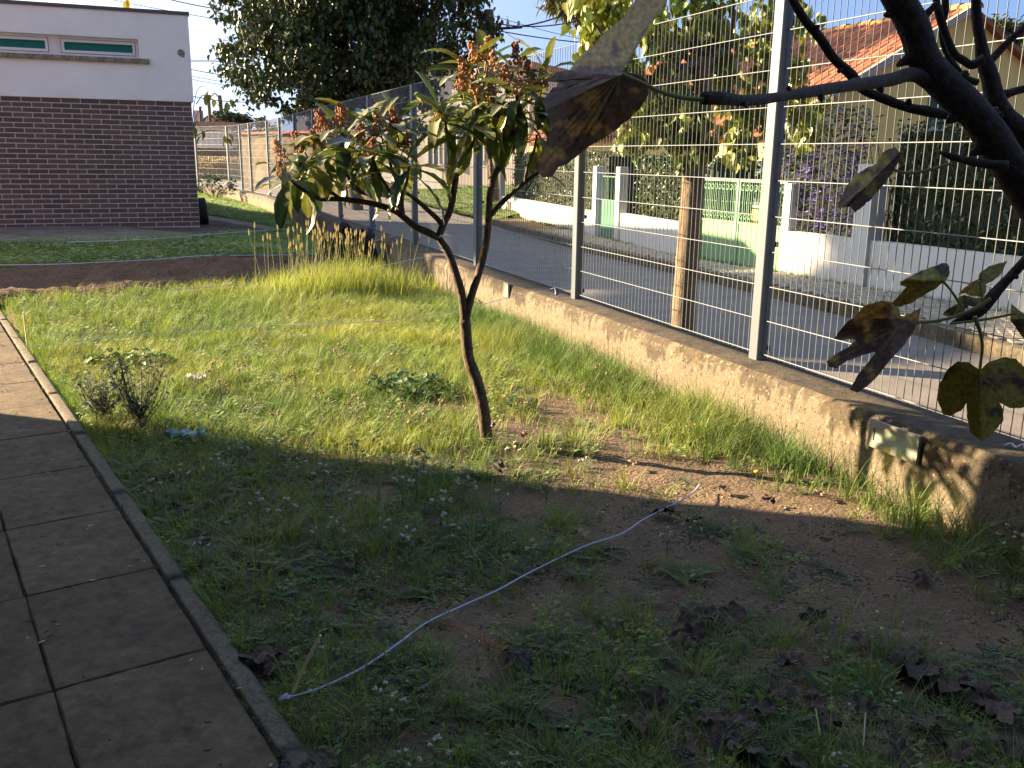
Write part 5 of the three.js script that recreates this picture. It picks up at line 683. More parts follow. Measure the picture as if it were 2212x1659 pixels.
  leaf([[1450, -14], [1434, 0], [1401, 27], [1391, 57], [1374, 89], [1360, 104], [1360, 131], [1347, 143], [1343, 156], [1362, 158], [1386, 162], [1401, 179], [1400, 205], [1383, 235], [1354, 262], [1315, 292], [1270, 318], [1226, 354], [1196, 363], [1193, 381], [1172, 384], [1156, 366], [1160, 345], [1178, 312], [1190, 280], [1184, 247], [1173, 220], [1181, 205], [1202, 190], [1208, 179], [1181, 176], [1202, 155], [1231, 152], [1246, 131], [1264, 110], [1285, 95], [1303, 74], [1324, 57], [1345, 39], [1368, 6], [1386, -14]], [1338, 163], .92, (x, y) => .0009 * Math.abs((x - 1338) * .45 + (y - 163) * .9) - .0006 * Math.max(0, 1230 - x) + (y < 160 ? .0006 * (160 - y) : 0), [[1430, 0], [1215, 210], [1165, 370], [1250, 330], [1330, 260], [1290, 110]], .04, 3, 'large dry brown and yellow folded leaf at the top', true);
  leaf([[1933, 317], [1944, 330], [1942, 348], [1933, 366], [1912, 396], [1883, 429], [1847, 460], [1838, 446], [1811, 449], [1811, 437], [1829, 402], [1844, 381], [1871, 363], [1895, 354], [1900, 333], [1915, 324]], [1892, 380], 1.6, (x, y) => .0016 * Math.abs((x - 1890) * .7 + (y - 385) * .7), [[1932, 368], [1815, 445]], .25, 7, 'small curled pinkish brown leaf', false);
  leaf([[1990, 663], [1967, 677], [1946, 683], [1940, 665], [1923, 651], [1904, 649], [1867, 660], [1851, 679], [1830, 695], [1814, 714], [1800, 732], [1816, 736], [1830, 732], [1849, 735], [1830, 751], [1798, 769], [1784, 781], [1790, 793], [1805, 796], [1826, 781], [1853, 772], [1886, 760], [1904, 766], [1894, 779], [1867, 792], [1849, 816], [1835, 841], [1851, 848], [1872, 836], [1897, 811], [1923, 778], [1951, 748], [1974, 714], [1983, 697]], [1936, 708], 1.47, (x, y) => .0008 * Math.max(0, x - 1925) - .0004 * Math.abs(y - 720), [[1981, 697], [1805, 730], [1795, 785], [1845, 838]], .16, 11, 'three-fingered dark brown leaf with yellow blotches', true);
  leaf([[2045, 568], [2034, 568], [2018, 575], [1990, 584], [1964, 598], [1944, 609], [1946, 616], [1958, 620], [1944, 637], [1923, 656], [1902, 674], [1932, 665], [1967, 656], [1997, 637], [2025, 621], [2043, 607], [2052, 589], [2051, 575]], [1999, 614], 1.49, (x, y) => .0011 * Math.abs(y - 607), [[2036, 607], [1950, 611], [1915, 665]], -.42, 15, 'narrow green leaf folded upwards', false);
  leaf([[2177, 563], [2159, 568], [2136, 575], [2117, 589], [2114, 602], [2094, 612], [2078, 626], [2069, 637], [2085, 633], [2103, 641], [2124, 642], [2131, 628], [2129, 614], [2145, 607], [2163, 591]], [2118, 612], 1.55, (x, y) => .001 * Math.abs(x - 2118), [[2114, 605], [2170, 568], [2075, 634]], -.5, 19, 'small green leaf above the twig fork', false);
  leaf([[2036, 679], [2046, 668], [2071, 656], [2069, 644], [2083, 637], [2115, 644], [2140, 633], [2129, 656], [2108, 664], [2094, 658], [2083, 672], [2062, 682], [2041, 683]], [2083, 658], 1.53, (x, y) => .001 * Math.abs(x - 2085), [[2040, 681]], -.3, 21, 'small green leaf behind the twig', false);
  leaf([[2116, 800], [2092, 782], [2069, 780], [2045, 800], [2029, 831], [2025, 863], [2037, 895], [2053, 899], [2077, 887], [2088, 871], [2088, 899], [2096, 935], [2120, 953], [2144, 939], [2168, 907], [2166, 883], [2156, 867], [2180, 881], [2208, 881], [2227, 875], [2237, 843], [2223, 804], [2196, 776], [2172, 771], [2140, 780]], [2116, 812], 1.45, (x, y) => .0004 * Math.abs(x - 2118) + .0002 * (y - 800), [[2045, 880], [2040, 830], [2125, 940], [2190, 865], [2215, 815]], -.42, 25, 'broad olive green three-lobed leaf hanging down', false);
  leaf([[2184, 655], [2196, 665], [2212, 677], [2240, 685], [2245, 732], [2212, 732], [2196, 712], [2182, 692]], [2206, 694], 1.5, (x, y) => .0008 * Math.abs(y - 690), [[2240, 720]], -.3, 29, 'green leaf cut by the right edge', false);
  // trunk out of frame
  new GB().tube(curve([V(.2, -.05, .1), V(.16, .5, 0), L(2330, 560, 1.7), L(2300, 500, 1.7)], 14), (t) => .07 - .03 * t, 10, { rough: .03 }).mesh('trunk', M.figBark, o);
}
// ---------- tyres
{
  const prof = [[.135, -.07], [.15, -.082], [.19, -.09], [.222, -.078], [.23, -.06], [.232, -.03], [.228, -.026], [.228, -.02], [.234, -.016], [.234, .016], [.228, .02], [.228, .026], [.232, .03], [.23, .06], [.222, .078], [.19, .09], [.15, .082], [.135, .07], [.15, .06], [.195, .065], [.205, 0], [.195, -.065], [.15, -.06], [.135, -.07]].map(([x, y]) => new THREE.Vector2(x, y)), g = new THREE.LatheGeometry(prof, 40);
  for (const [x, y, z, ax, s, label] of [[742, 560, 12.5, [.25, .12, 1], 1, 'tyre standing upright facing the camera at the front of the tyre heap'], [778, 518, 12.7, [-.55, .75, .42], .92, 'tyre on top of the heap, tilted with its hole showing'], [742, 511, 13.0, [.80, .25, .3], .9, 'tyre at the back top of the heap, seen on its tread'], [717, 541, 12.9, [.3, .9, .3], .95, 'tyre lying flat at the left of the heap'], [798, 556, 12.9, [.9, .1, -.3], 1, 'tyre standing edge-on at the right of the heap'], [760, 546, 13.0, [.1, .95, .2], 1, 'tyre lying underneath in the middle of the heap']]) { const m = tag(mesh('tyre', g, M.rubber), label, 'tyre', 'old tyres heaped by the wall'); m.position.copy(at(x, y, z)); m.quaternion.setFromUnitVectors(V(0, 1, 0), V(...ax).normalize()); m.scale.setScalar(s); }
  const m = tag(mesh('tyre', g, M.rubber), 'dark tyre standing behind the brick corner of the school', 'tyre'); m.position.copy(at(437, 461, 16.5)); m.position.y = GY + .2; m.quaternion.setFromUnitVectors(V(0, 1, 0), V(.95, .1, -.3).normalize()); m.scale.setScalar(1.0);
}
// ---------- strings, canes and litter
{
  const line = (name, P, r, mat, label, cat, y = .02, n = 4) => tag(new GB().tube(curve(P.map((p) => p[2] !== undefined ? gp(p[0], p[1], p[2]) : gpt(p[0], p[1], y)), P.length * n), (t) => r * (1 + .12 * Math.sin(t * 400)), 6).mesh(name, mat), label, cat);
  line('rope', [[612, 1509, .02], [650, 1499], [720, 1474], [800, 1432], [860, 1390], [925, 1343], [1000, 1308], [1080, 1272], [1130, 1244], [1200, 1209], [1270, 1177], [1340, 1154], [1390, 1122], [1430, 1101], [1470, 1082], [1500, 1061], [1511, 1046]].map((p, k) => [p[0], p[1], .028 + .008 * Math.sin(k * 1.9)]), .0031, M.cord, 'white cord laid across the shaded foreground from a cane', 'cord');
  tag(new GB().tube([gp(604, 1512, .02), gp(618, 1500, .035), gp(632, 1506, .02), gp(612, 1512, .015), gp(622, 1508, .04)], .005, 6).mesh('knot', M.cord), 'purple white knot tying the cord to the foot of the cane', 'knot');
  line('string', [[-40, 572], [0, 572.5], [120, 571], [230, 566], [330, 561], [430, 553], [600, 551], [690, 547], [770, 530, .3], [856, 508, .353]], .005, M.cord, 'long white string over the far edge of the dug soil', 'string', .07);
  line('string', [[365, 627], [450, 620], [545, 613], [650, 602], [760, 585, .2], [847, 570, .25], [905, 558, .3], [962, 548, .355]], .005, M.cord, 'white string from the near edge of the dug soil up to the wall', 'string', .07);
  line('string', [[145, 523], [300, 518], [430, 508], [540, 500], [626, 496], [680, 499], [731, 482, .2], [757, 477, .353]], .005, M.cord, 'white string along the edge of the concrete apron', 'string', .06);
  line('string', [[57, 752, .08], [218, 731, .07], [400, 714, .09], [560, 702, .10], [700, 700, .12], [860, 690, .14], [1000, 668, .18], [1100, 642, .28], [1190, 624, .358]], .0028, M.cord, 'thin string from the left cane past the loquat to the wall', 'string', .1);
  tag(new GB().tube([gp(1190, 624, .358), gp(1198, 622, .37), gp(1200, 630, .357), gp(1200, 636, .357)], .004, 6).mesh('knot', M.cord), 'loose white string end on the wall top beside the second post', 'knot');
  tag(new GB().tube(curve([gp(2170, 962, .36), gp(2185, 958, .37), gp(2195, 966, .36), gp(2210, 960, .375), gp(2216, 970, .36)], 16), .0045, 6).mesh('knot', M.cord), 'lilac cord end on the wall top at the right edge', 'knot');
  line('string', [[905, 1330], [955, 1345], [990, 1356], [1030, 1375], [1072, 1395], [1130, 1392], [1190, 1386]], .0022, M.orangeCord, 'orange string on the ground beside the white cord', 'string', .012);
  { const a = gp(622, 1506, 0), b = at(692, 1373, -a.z - .03); tag(new GB().tube([a.clone().add(V(0, -.02, 0)), a.clone().lerp(b, .5), b], [.0045, .0048, .004], 7).mesh('cane', M.cane), 'pale yellow cane stuck at a slant in the foreground by the kerb', 'cane'); }
  { const a = gp(60, 754, -.02), b = at(51, 675, -a.z); tag(new GB().tube([a, b], [.007, .006], 7).mesh('cane', M.cane), 'thin upright cane at the left by the path edge', 'cane'); }
  { const a = gp(1038, 947, .0), b = at(1066, 916, -a.z); const o = tag(base('metal_stake', a), 'short grey metal stake with a dark head leaning at the foot of the loquat', 'stake'); new GB().tube([V(0, -.02, 0), b.clone().sub(a)], .0045, 7).mesh('shaft', std([.4, .4, .42], .5, { metalness: .4 }), o); const h = mesh('head', new THREE.SphereGeometry(.011, 8, 6), M.darkPlastic, o); h.position.copy(b).sub(a); }
  const rag = (x, y, w, h, mat, name, label, cat) => { const c = gp(x, y, .045), q = new GB(), n = 12, id = []; for (let i = 0; i <= n; i++) { id.push([]); for (let j = 0; j <= n; j++) { const u = i / n - .5, v = j / n - .5, e = 1 - .35 * N2(u * 5, v * 5, x); id[i].push(q.v(c.clone().add(V(u * w * e, .03 * fbm(u * 5, v * 5, y) , v * h * e)))); } } for (let i = 0; i < n; i++) for (let j = 0; j < n; j++) q.i.push(id[i][j], id[i][j + 1], id[i + 1][j], id[i + 1][j], id[i][j + 1], id[i + 1][j + 1]); tag(q.mesh(name, mat), label, cat); };
  rag(421, 812, .13, .11, std([.78, .76, .72], .8), 'plastic_scrap', 'torn white plastic scrap lying in the sunny grass', 'scrap'); rag(402, 934, .20, .10, std([.20, .36, .36], .35), 'plastic_sheet', 'pale turquoise crumpled plastic sheet in the grass at the shadow edge', 'plastic sheet');
}
// ---------- fallen fig leaves
const leafSpots = [];
{
  const shape = (k) => { const q = new GB(), nr = 5, na = 40, id = []; const c = q.v(V(0, .012, 0)); for (let r = 1; r <= nr; r++) { id.push([]); for (let j = 0; j < na; j++) { const a = j / na * 6.283, lob = (.60 + .36 * Math.pow(Math.abs(Math.cos(a * 2.5)), .7)) * (1 + .25 * N2(Math.cos(a) * 2 + k * 3, Math.sin(a) * 2, k)), R = r / nr * lob, x = Math.cos(a) * R, z = Math.sin(a) * R; const y = .30 * fbm(x * 2 + k * 5, z * 2, k) + .34 * Math.pow(r / nr, 2) * N2(Math.cos(a) * 1.6 + k, Math.sin(a) * 1.6, 4) + .10 * Math.abs(z) + .03; id[r - 1].push(q.v(V(x * (1 - .25 * Math.max(0, y)), y, z * (1 - .5 * Math.max(0, y))))); } } for (let j = 0; j < na; j++) { const n = (j + 1) % na; q.i.push(c, id[0][n], id[0][j]); for (let r = 0; r + 1 < nr; r++) q.i.push(id[r][j], id[r][n], id[r + 1][j], id[r][n], id[r + 1][n], id[r + 1][j]); } return q.build(); };
  const gs = Array.from({ length: 7 }, (_, k) => shape(k + 1));
  const rows = [[565, 1416, 62, 0], [600, 1440, 40, 1], [1122, 1418, 48, 2], [1512, 1330, 60, 2], [1580, 1325, 40, 0], [1490, 1372, 55, 1], [1415, 1528, 58, 0], [1372, 1560, 46, 1], [1530, 1545, 60, 0], [1590, 1570, 55, 1], [1560, 1600, 55, 2], [1640, 1530, 50, 2], [1755, 1510, 36, 1], [1870, 1528, 46, 2], [1800, 1560, 50, 2], [1990, 1450, 70, 2], [2050, 1480, 75, 0], [2110, 1500, 70, 2], [2160, 1530, 66, 1], [1960, 1415, 48, 2], [1710, 1425, 46, 1], [2060, 1615, 60, 1], [1940, 1625, 54, 0], [2185, 1610, 60, 2], [705, 1640, 44, 1], [632, 1650, 50, 2], [1690, 1490, 44, 0], [1345, 1480, 30, 1], [1435, 1104, 30, 2], [1500, 1121, 26, 2], [1660, 1078, 20, 2], [1610, 1620, 60, 1], [1700, 1640, 60, 0], [1560, 1055, 22, 2], [1080, 1010, 22, 2], [795, 1275, 24, 2], [760, 1220, 26, 1], [1990, 1245, 34, 2], [1470, 1620, 46, 1], [2000, 1560, 50, 0], [1760, 1330, 32, 2], [1860, 1380, 30, 1]];
  const where = (x, y) => y < 1130 ? (x < 1300 ? 'at the shadow edge near the loquat foot' : 'beside the far end of the white cord') : y < 1300 ? (x < 1300 ? 'in the weeds left of the white cord' : 'on bare soil well right of the cord') : x < 760 ? (y < 1500 ? 'by the edging left of the cane' : 'at the bottom edge beside the kerb') : x < 1300 ? 'just below the orange string' : y < 1460 ? (x < 1650 ? 'above the standing tan leaf' : 'in the weeds at the right') : x < 1480 ? 'below the standing tan leaf' : x < 1720 ? 'in the heap at bottom centre right' : y < 1540 ? 'in the long pile at the right' : 'in the bottom right corner';
  rows.forEach(([x, y, px, m], k) => { const p = gp(x, y, .02), s = px * -p.z / FOC * 1.0; leafSpots.push([p.x, p.z, s * .85]); const o = tag(mesh('fallen_leaf', gs[k % 7], M.deadLeaf[m]), `${px > 54 ? 'large' : px > 35 ? 'medium' : 'small'} shrivelled ${['dark brown', 'mid brown', 'blackish'][m]} fig leaf ${where(x, y)}`, 'dead leaf', 'fallen fig leaves on the shaded soil'); o.position.copy(p); o.rotation.set(rr(-.35, .35), rr(0, 6.3), rr(-.35, .35)); o.scale.set(s * rr(.85, 1.2), s * rr(.8, 1.2), s * rr(.7, 1)); });
  const one = (x, y, px, mat, label, stand = .3) => { const p = gp(x, y, .02), s = px * -p.z / FOC * .9, o = tag(mesh('fallen_leaf', gs[3], mat), label, 'dead leaf'); o.position.copy(p); o.rotation.set(stand, .8, -.25); o.scale.setScalar(s); return o; };
  one(1345, 1465, 28, M.tanLeaf, 'tan dry leaf standing up, brightest of the fallen leaves right of centre', .9); one(1262, 1150, 24, M.tanLeaf, 'tan leaf lying above the white cord in the shade', .2); one(960, 905, 20, M.redLeaf, 'reddish curled leaf in the sun left of the loquat foot', .4); one(1135, 940, 16, M.redLeaf, 'small reddish leaf in the sun right of the loquat foot', .4); one(1770, 1065, 20, M.tanLeaf, 'tan leaf at the shadow edge under the right-hand grass', .2); one(1365, 1000, 18, M.tanLeaf, 'small brown leaf on bare sunny sand', .2);
  for (const [x, y, x2, y2, l] of [[1762, 1530, 1772, 1590, 'pale leaf stalk of the withered leaf at bottom right, left one of two'], [1870, 1540, 1865, 1612, 'pale leaf stalk at bottom right, right one of two']]) { tag(new GB().tube([gp(x, y, .05), gp(x2, y2, .015)], [.0022, .0028], 5).mesh('leaf_stalk', std([.40, .36, .20], .8)), l, 'leaf stalk'); }
}
// ---------- ground cover
const blade = (q, x, z, h, w, lean, a, seg = 3) => { const dx = Math.cos(a), dz = Math.sin(a), sx = -dz, sz = dx; let pr = null; for (let i = 0; i <= seg; i++) { const t = i / seg, ww = w * (1 - t * .92) / 2, off = lean * h * t * t, y = h * (t - .22 * lean * t * t); const a1 = q.v(V(x + dx * off - sx * ww, y, z + dz * off - sz * ww), 0, t), b1 = q.v(V(x + dx * off + sx * ww, y, z + dz * off + sz * ww), 1, t); if (pr) q.i.push(pr[0], pr[1], a1, a1, pr[1], b1); pr = [a1, b1]; } };
const tuftGeo = (n, h, w, spread, lean) => { const q = new GB(); for (let k = 0; k < n; k++) { const a = rr(0, 6.3), r = spread * Math.sqrt(rnd()); blade(q, Math.cos(a) * r, Math.sin(a) * r, h * rr(.5, 1.15), w * rr(.7, 1.2), lean * rr(.3, 1.4), a + rr(-.8, .8)); } return q.build(); };
const cloverGeo = (n, h, s, spread) => { const q = new GB(); for (let k = 0; k < n; k++) { const a = rr(0, 6.3), r = spread * Math.sqrt(rnd()), c = V(Math.cos(a) * r, h * rr(.35, 1), Math.sin(a) * r), tl = rr(-.5, .5), tz = rr(-.5, .5); for (let j = 0; j < 3; j++) { const b = a + j * 2.1, ct = q.v(c.clone()); const id = []; for (let i = 0; i < 5; i++) { const e = b - .75 + i * .375, rad2 = s * (i === 0 || i === 4 ? .75 : i === 2 ? .95 : 1.05); id.push(q.v(c.clone().add(V(Math.cos(e) * rad2, (Math.cos(e) * tl + Math.sin(e) * tz) * rad2, Math.sin(e) * rad2)))); } for (let i = 0; i < 4; i++) q.i.push(ct, id[i], id[i + 1]); } } return q.build(); };
const fernGeo = (n, len) => { const q = new GB(); for (let k = 0; k < n; k++) { const a = k * 2.4 + rr(-.4, .4), L = len * rr(.6, 1.1), el = rr(.25, .9); for (let i = 1; i <= 7; i++) { const t = i / 7, c = V(Math.cos(a) * L * t * Math.cos(el), L * t * Math.sin(el) - L * t * t * .35, Math.sin(a) * L * t * Math.cos(el)), w = L * .24 * Math.sin(Math.PI * (.15 + .8 * t)), sd = V(-Math.sin(a), .15, Math.cos(a)), f = V(Math.cos(a), .1, Math.sin(a)); for (const s of [-1, 1]) { const A = q.v(c), B2 = q.v(c.clone().addScaledVector(sd, s * w).addScaledVector(f, w * .35)), C = q.v(c.clone().addScaledVector(f, L * .10).addScaledVector(sd, s * w * .25)); q.i.push(A, B2, C); } } } return q.build(); };
const roseGeo = (n, len, wid) => { const q = new GB(), m = new THREE.Matrix4(), g = leafGeo(len, wid, .25, .45, .5); for (let k = 0; k < n; k++) { m.makeRotationFromEuler(new THREE.Euler(0, k * 2.4, rr(.15, .75), 'YXZ')); q.geo(g, m); } return q.build(); };
{
  const inBed = (() => { const P = [[-120, 650], [0, 643], [300, 627], [560, 606], [700, 592], [745, 585], [780, 562], [690, 558], [430, 562], [0, 580], [-120, 588]].map(([x, y]) => gpt(x, y)); return (p) => { let c = false; for (let i = 0, j = P.length - 1; i < P.length; j = i++) if ((P[i].z > p.z) !== (P[j].z > p.z) && p.x < (P[j].x - P[i].x) * (p.z - P[i].z) / (P[j].z - P[i].z) + P[i].x) c = !c; return c; }; })();
  const ap = [[-60, 527], [0, 524], [200, 519], [440, 510], [626, 496], [470, 468]].map(([x, y]) => gpt(x, y)); ap.push(K0.clone().addScaledVector(sB, 6), onFacade(14, 0, -6), onFacade(14, 0, 2));
  const inAp = (p) => { let c = false; for (let i = 0, j = ap.length - 1; i < ap.length; j = i++) if ((ap[i].z > p.z) !== (ap[j].z > p.z) && p.x < (ap[j].x - ap[i].x) * (p.z - ap[i].z) / (ap[j].z - ap[i].z) + ap[i].x) c = !c; return c; };
  const grass = [], grass2 = [], tall = [], clover = [], fern = [], rose = [], dry = [];
  const bendT = (p) => { let m = 99; for (let k = 2; k + 1 < fencePts.length; k++) { const a = fencePts[k], d = fencePts[k + 1].clone().sub(a), t = Math.max(0, Math.min(1, p.clone().sub(a).dot(d) / d.lengthSq())); const q = a.clone().addScaledVector(d, t), n = V(d.z, 0, -d.x).normalize(); const dist = p.clone().sub(q).dot(n); if (p.distanceTo(q) < m + 1e-6) m = Math.min(m, p.distanceTo(q)) * 1; if (p.distanceTo(q) < 1.2 && dist < .24) return -1; } return m; };
  for (let k = 0; k < 260000; k++) {
    const s = -4.2 + 41 * Math.pow(rnd(), 1.7), t = .27 + Math.pow(rnd(), 1.15) * 22, p = onFence(s, t), pr = proj(p.clone().setY(rise(p.x, p.z))); if (pr[2] < 1.3 || pr[0] < -160 || pr[0] > 2330 || pr[1] > 1800 || pr[1] < 395) continue;
    if (pathOff(p.x, p.z) > -.088) continue; if (pr[2] > 9 && (inBed(p) || inAp(p))) continue; if (s > 20 && bendT(p) < 0) continue;
    if (pr[2] < 4 && leafSpots.some((q) => Math.hypot(p.x - q[0], p.z - q[1]) < q[2])) continue;
    const z = pr[2], lit = z > 4.75, b = bare(p.x, p.z), n = fbm(p.x * 1.3, p.z * 1.3, 9); p.y = soilY(p.x, p.z) - .006;
    if (rnd() < Math.max(0, b * (lit ? 1.2 : 1.35))) { if (rnd() < .10 && lit) dry.push([p, rr(.5, 1)]); continue; }
    const far = z > 10.5, wallEdge = t < .55; const off = -pathOff(p.x, p.z); if (!lit && rnd() < Math.max(.06, Math.min(.84, (off - .9) * .46 - .25 * n))) continue;
    const r = rnd(), sc = rr(.65, 1.25) * (far ? 1.1 : 1);
    if (t < .75 && z < 9 && rnd() < (wallEdge ? .35 : .16)) { tall.push([p, rr(.5, 1.05)]); continue; }
    if (far) { if (rnd() < .85) (r < .6 ? grass : clover).push([p, V(sc * 1.6, sc * .9, sc * 1.6)]); continue; }
    if (lit) { const g0 = .70 + .30 * n; if (r < g0) (rnd() < .5 ? grass : grass2).push([p, V(sc * 1.15, sc * (1.15 + .7 * Math.max(0, n)), sc * 1.15)]); else if (r < .93) clover.push([p, sc * 1.0]); else if (r < .965) fern.push([p, sc * .8]); else rose.push([p, sc * .8]); }
    else { if (r < .42) (rnd() < .6 ? grass : grass2).push([p, V(sc * 1.1, sc * 1.0, sc * 1.1)]); else if (r < .72) clover.push([p, sc * .62]); else if (r < .90) fern.push([p, sc * .75]); else if (r < .94) rose.push([p, sc * .8]); }
  }
  const hue = (a, v) => (k, p) => { const n = N2(p.x * .9, p.z * .9, 12), q = rr(.7, 1.3) * (1 + .25 * n); return [q * a * (1 + .35 * n + rr(-.1, .15)), q, q * rr(.6, 1.1) * v]; };
  const up = (L) => L.map(([p, s]) => [p, s, new THREE.Euler(rr(-.12, .12), rr(0, 6.283), rr(-.12, .12))]);
  const G1 = leafMat([.225, .33, .062], .52, .75), G2 = leafMat([.25, .325, .08], .45, .75), C1 = leafMat([.21, .32, .055], .55, .8), F1 = leafMat([.085, .12, .058], .35, .85), D1 = std([.36, .27, .14], .95);
  tag(scatter('lawn_grass', tuftGeo(20, .085, .0044, .055, .7), G1, up(grass), null, hue(1, 1)), 'short green grass blades covering the garden soil', 'grass');
  tag(scatter('lawn_grass', tuftGeo(17, .115, .0036, .05, .85), G2, up(grass2), null, hue(1.05, .9)), 'finer yellowish bent grass mixed into the garden grass', 'grass');
  tag(scatter('clover', cloverGeo(9, .055, .0125, .05), C1, up(clover), null, hue(.95, .9)), 'low clover-like leaves growing between the grass', 'ground cover');
  tag(scatter('feathery_weeds', fernGeo(8, .13), F1, up(fern), null, hue(.9, 1)), 'feathery dark green weed leaves spread over the garden', 'weeds');
  tag(scatter('leafy_weeds', roseGeo(8, .085, .026), F1, up(rose), null, hue(.9, .9)), 'flat rosettes of narrow weed leaves in the garden', 'weeds');
  for (let k = 0; k < 150; k++) { const s = rr(-3.9, 3.2), t = .27 + .5 * rnd() * rnd(), p = onFence(s, t); p.y = -.01; tall.push([p, rr(.6, 1.05)]); }
  tag(scatter('wall_grass', tuftGeo(22, .26, .0055, .05, .95), leafMat([.15, .24, .05], .45, .7), up(tall), null, hue(1, .9)), 'long arching grass tufts along the foot of the low wall', 'grass');
  tag(scatter('dry_stalks', tuftGeo(7, .12, .003, .05, .7), D1, up(dry)), 'straw-coloured dry stalks on the sunny bare soil', 'dry grass');
  // bank grass across the street, far lawn weeds, tufts on the pavement edge
  const bank = []; for (let k = 0; k < 2600; k++) { const [p] = pick(bankPts); bank.push([p.clone().add(V(rr(-.25, .25), -.02, rr(-.3, .3))), V(2.4, rr(.8, 1.6), 2.4)]); }
  tag(scatter('bank_grass', tuftGeo(11, .08, .006, .04, .5), leafMat([.14, .24, .04], .42, .8), up(bank), null, hue(1, .8)), 'bright sunlit grass on the bank beside the street', 'grass');
  const edge = []; for (let k = 0; k < 900; k++) { const t = rnd() * (houseLine.length - 1.001), i = Math.floor(t), p = houseLine[i].clone().lerp(houseLine[i + 1], t - i), d = houseLine[i + 1].clone().sub(houseLine[i]), n = V(d.z, 0, -d.x).normalize(); if (n.x > 0) n.negate(); if (N2(t * 3, 2) < -.1) continue; p.addScaledVector(n, .08 + Math.abs(gauss()) * .10).setY(.05); edge.push([p, rr(.5, 1.1)]); }
  tag(scatter('kerb_weeds', tuftGeo(8, .07, .006, .05, .8), leafMat([.12, .19, .04], .4, .8), up(edge), null, hue(1, .8)), 'weeds along the foot of the white wall on the pavement', 'weeds');
  // crumbs, moss and small litter on the slabs and along their joints
  const lit2 = [], moss = []; for (let k = 0; k < 420; k++) { const p = pathA.clone().addScaledVector(pathU, rr(-2, 8)).addScaledVector(pathV, Math.pow(rnd(), 1.6) * 1.2 - .02); p.y = .021; lit2.push([p, V(rr(.004, .014) * (rnd() < .1 ? 2 : 1), .002, rr(.003, .008)), new THREE.Euler(0, rr(0, 6.3), 0)]); }
  tag(scatter('path_litter', new THREE.IcosahedronGeometry(1, 0), std([.10, .075, .055], .95), lit2, null, () => pick([.5, .8, 1, 1, 4])), 'small dark crumbs and bits of dry leaf scattered on the slabs', 'litter');
  for (let k = 0; k < 900; k++) { const p = pathA.clone().addScaledVector(pathU, rr(-2, 9)).addScaledVector(pathV, rnd() < .75 ? -.006 + gauss() * .004 : .43 + gauss() * .004); if (N2(p.x * 3, p.z * 3, 30) < -.05) continue; p.y = .004; moss.push([p, rr(.25, .6)]); }
  tag(scatter('joint_moss', cloverGeo(8, .02, .006, .03), leafMat([.10, .12, .04], .3, .9), up(moss)), 'moss and tiny weeds in the joint between slabs and edging', 'moss');
  // grass leaning over the edging
  const lean = []; for (let k = 0; k < 520; k++) { const p = pathA.clone().addScaledVector(pathU, rr(-2, 9)).addScaledVector(pathV, -.088 - rnd() * .05); if (N2(p.x * 2, p.z * 2, 40) < -.2) continue; p.y = -.02; lean.push([p, rr(.5, 1.05)]); }
  tag(scatter('edge_grass', tuftGeo(10, .10, .0042, .03, .9), G1, up(lean), null, hue(.9, .9)), 'grass leaning over the grey edging of the path', 'grass');
  // gravel and crumbs
  const st = []; for (let k = 0; k < 5200; k++) { const s = -4 + 6 * rnd(), t = .3 + 4 * rnd(), p = onFence(s, t), pr = proj(p); if (pr[2] < 1.3 || pr[0] < -100 || pr[0] > 2300 || pathOff(p.x, p.z) > -.088) continue; p.y = soilY(p.x, p.z); st.push([p, Math.pow(rnd(), 3) * .006 + .0016]); }
  tag(scatter('gravel', new THREE.IcosahedronGeometry(1, 0), std([.34, .29, .23], .95), st, null, () => { const q = pick([.2, .25, .9, 1, 1.7]); return q; }), 'fine grit and crumbs scattered on the soil', 'gravel');
}
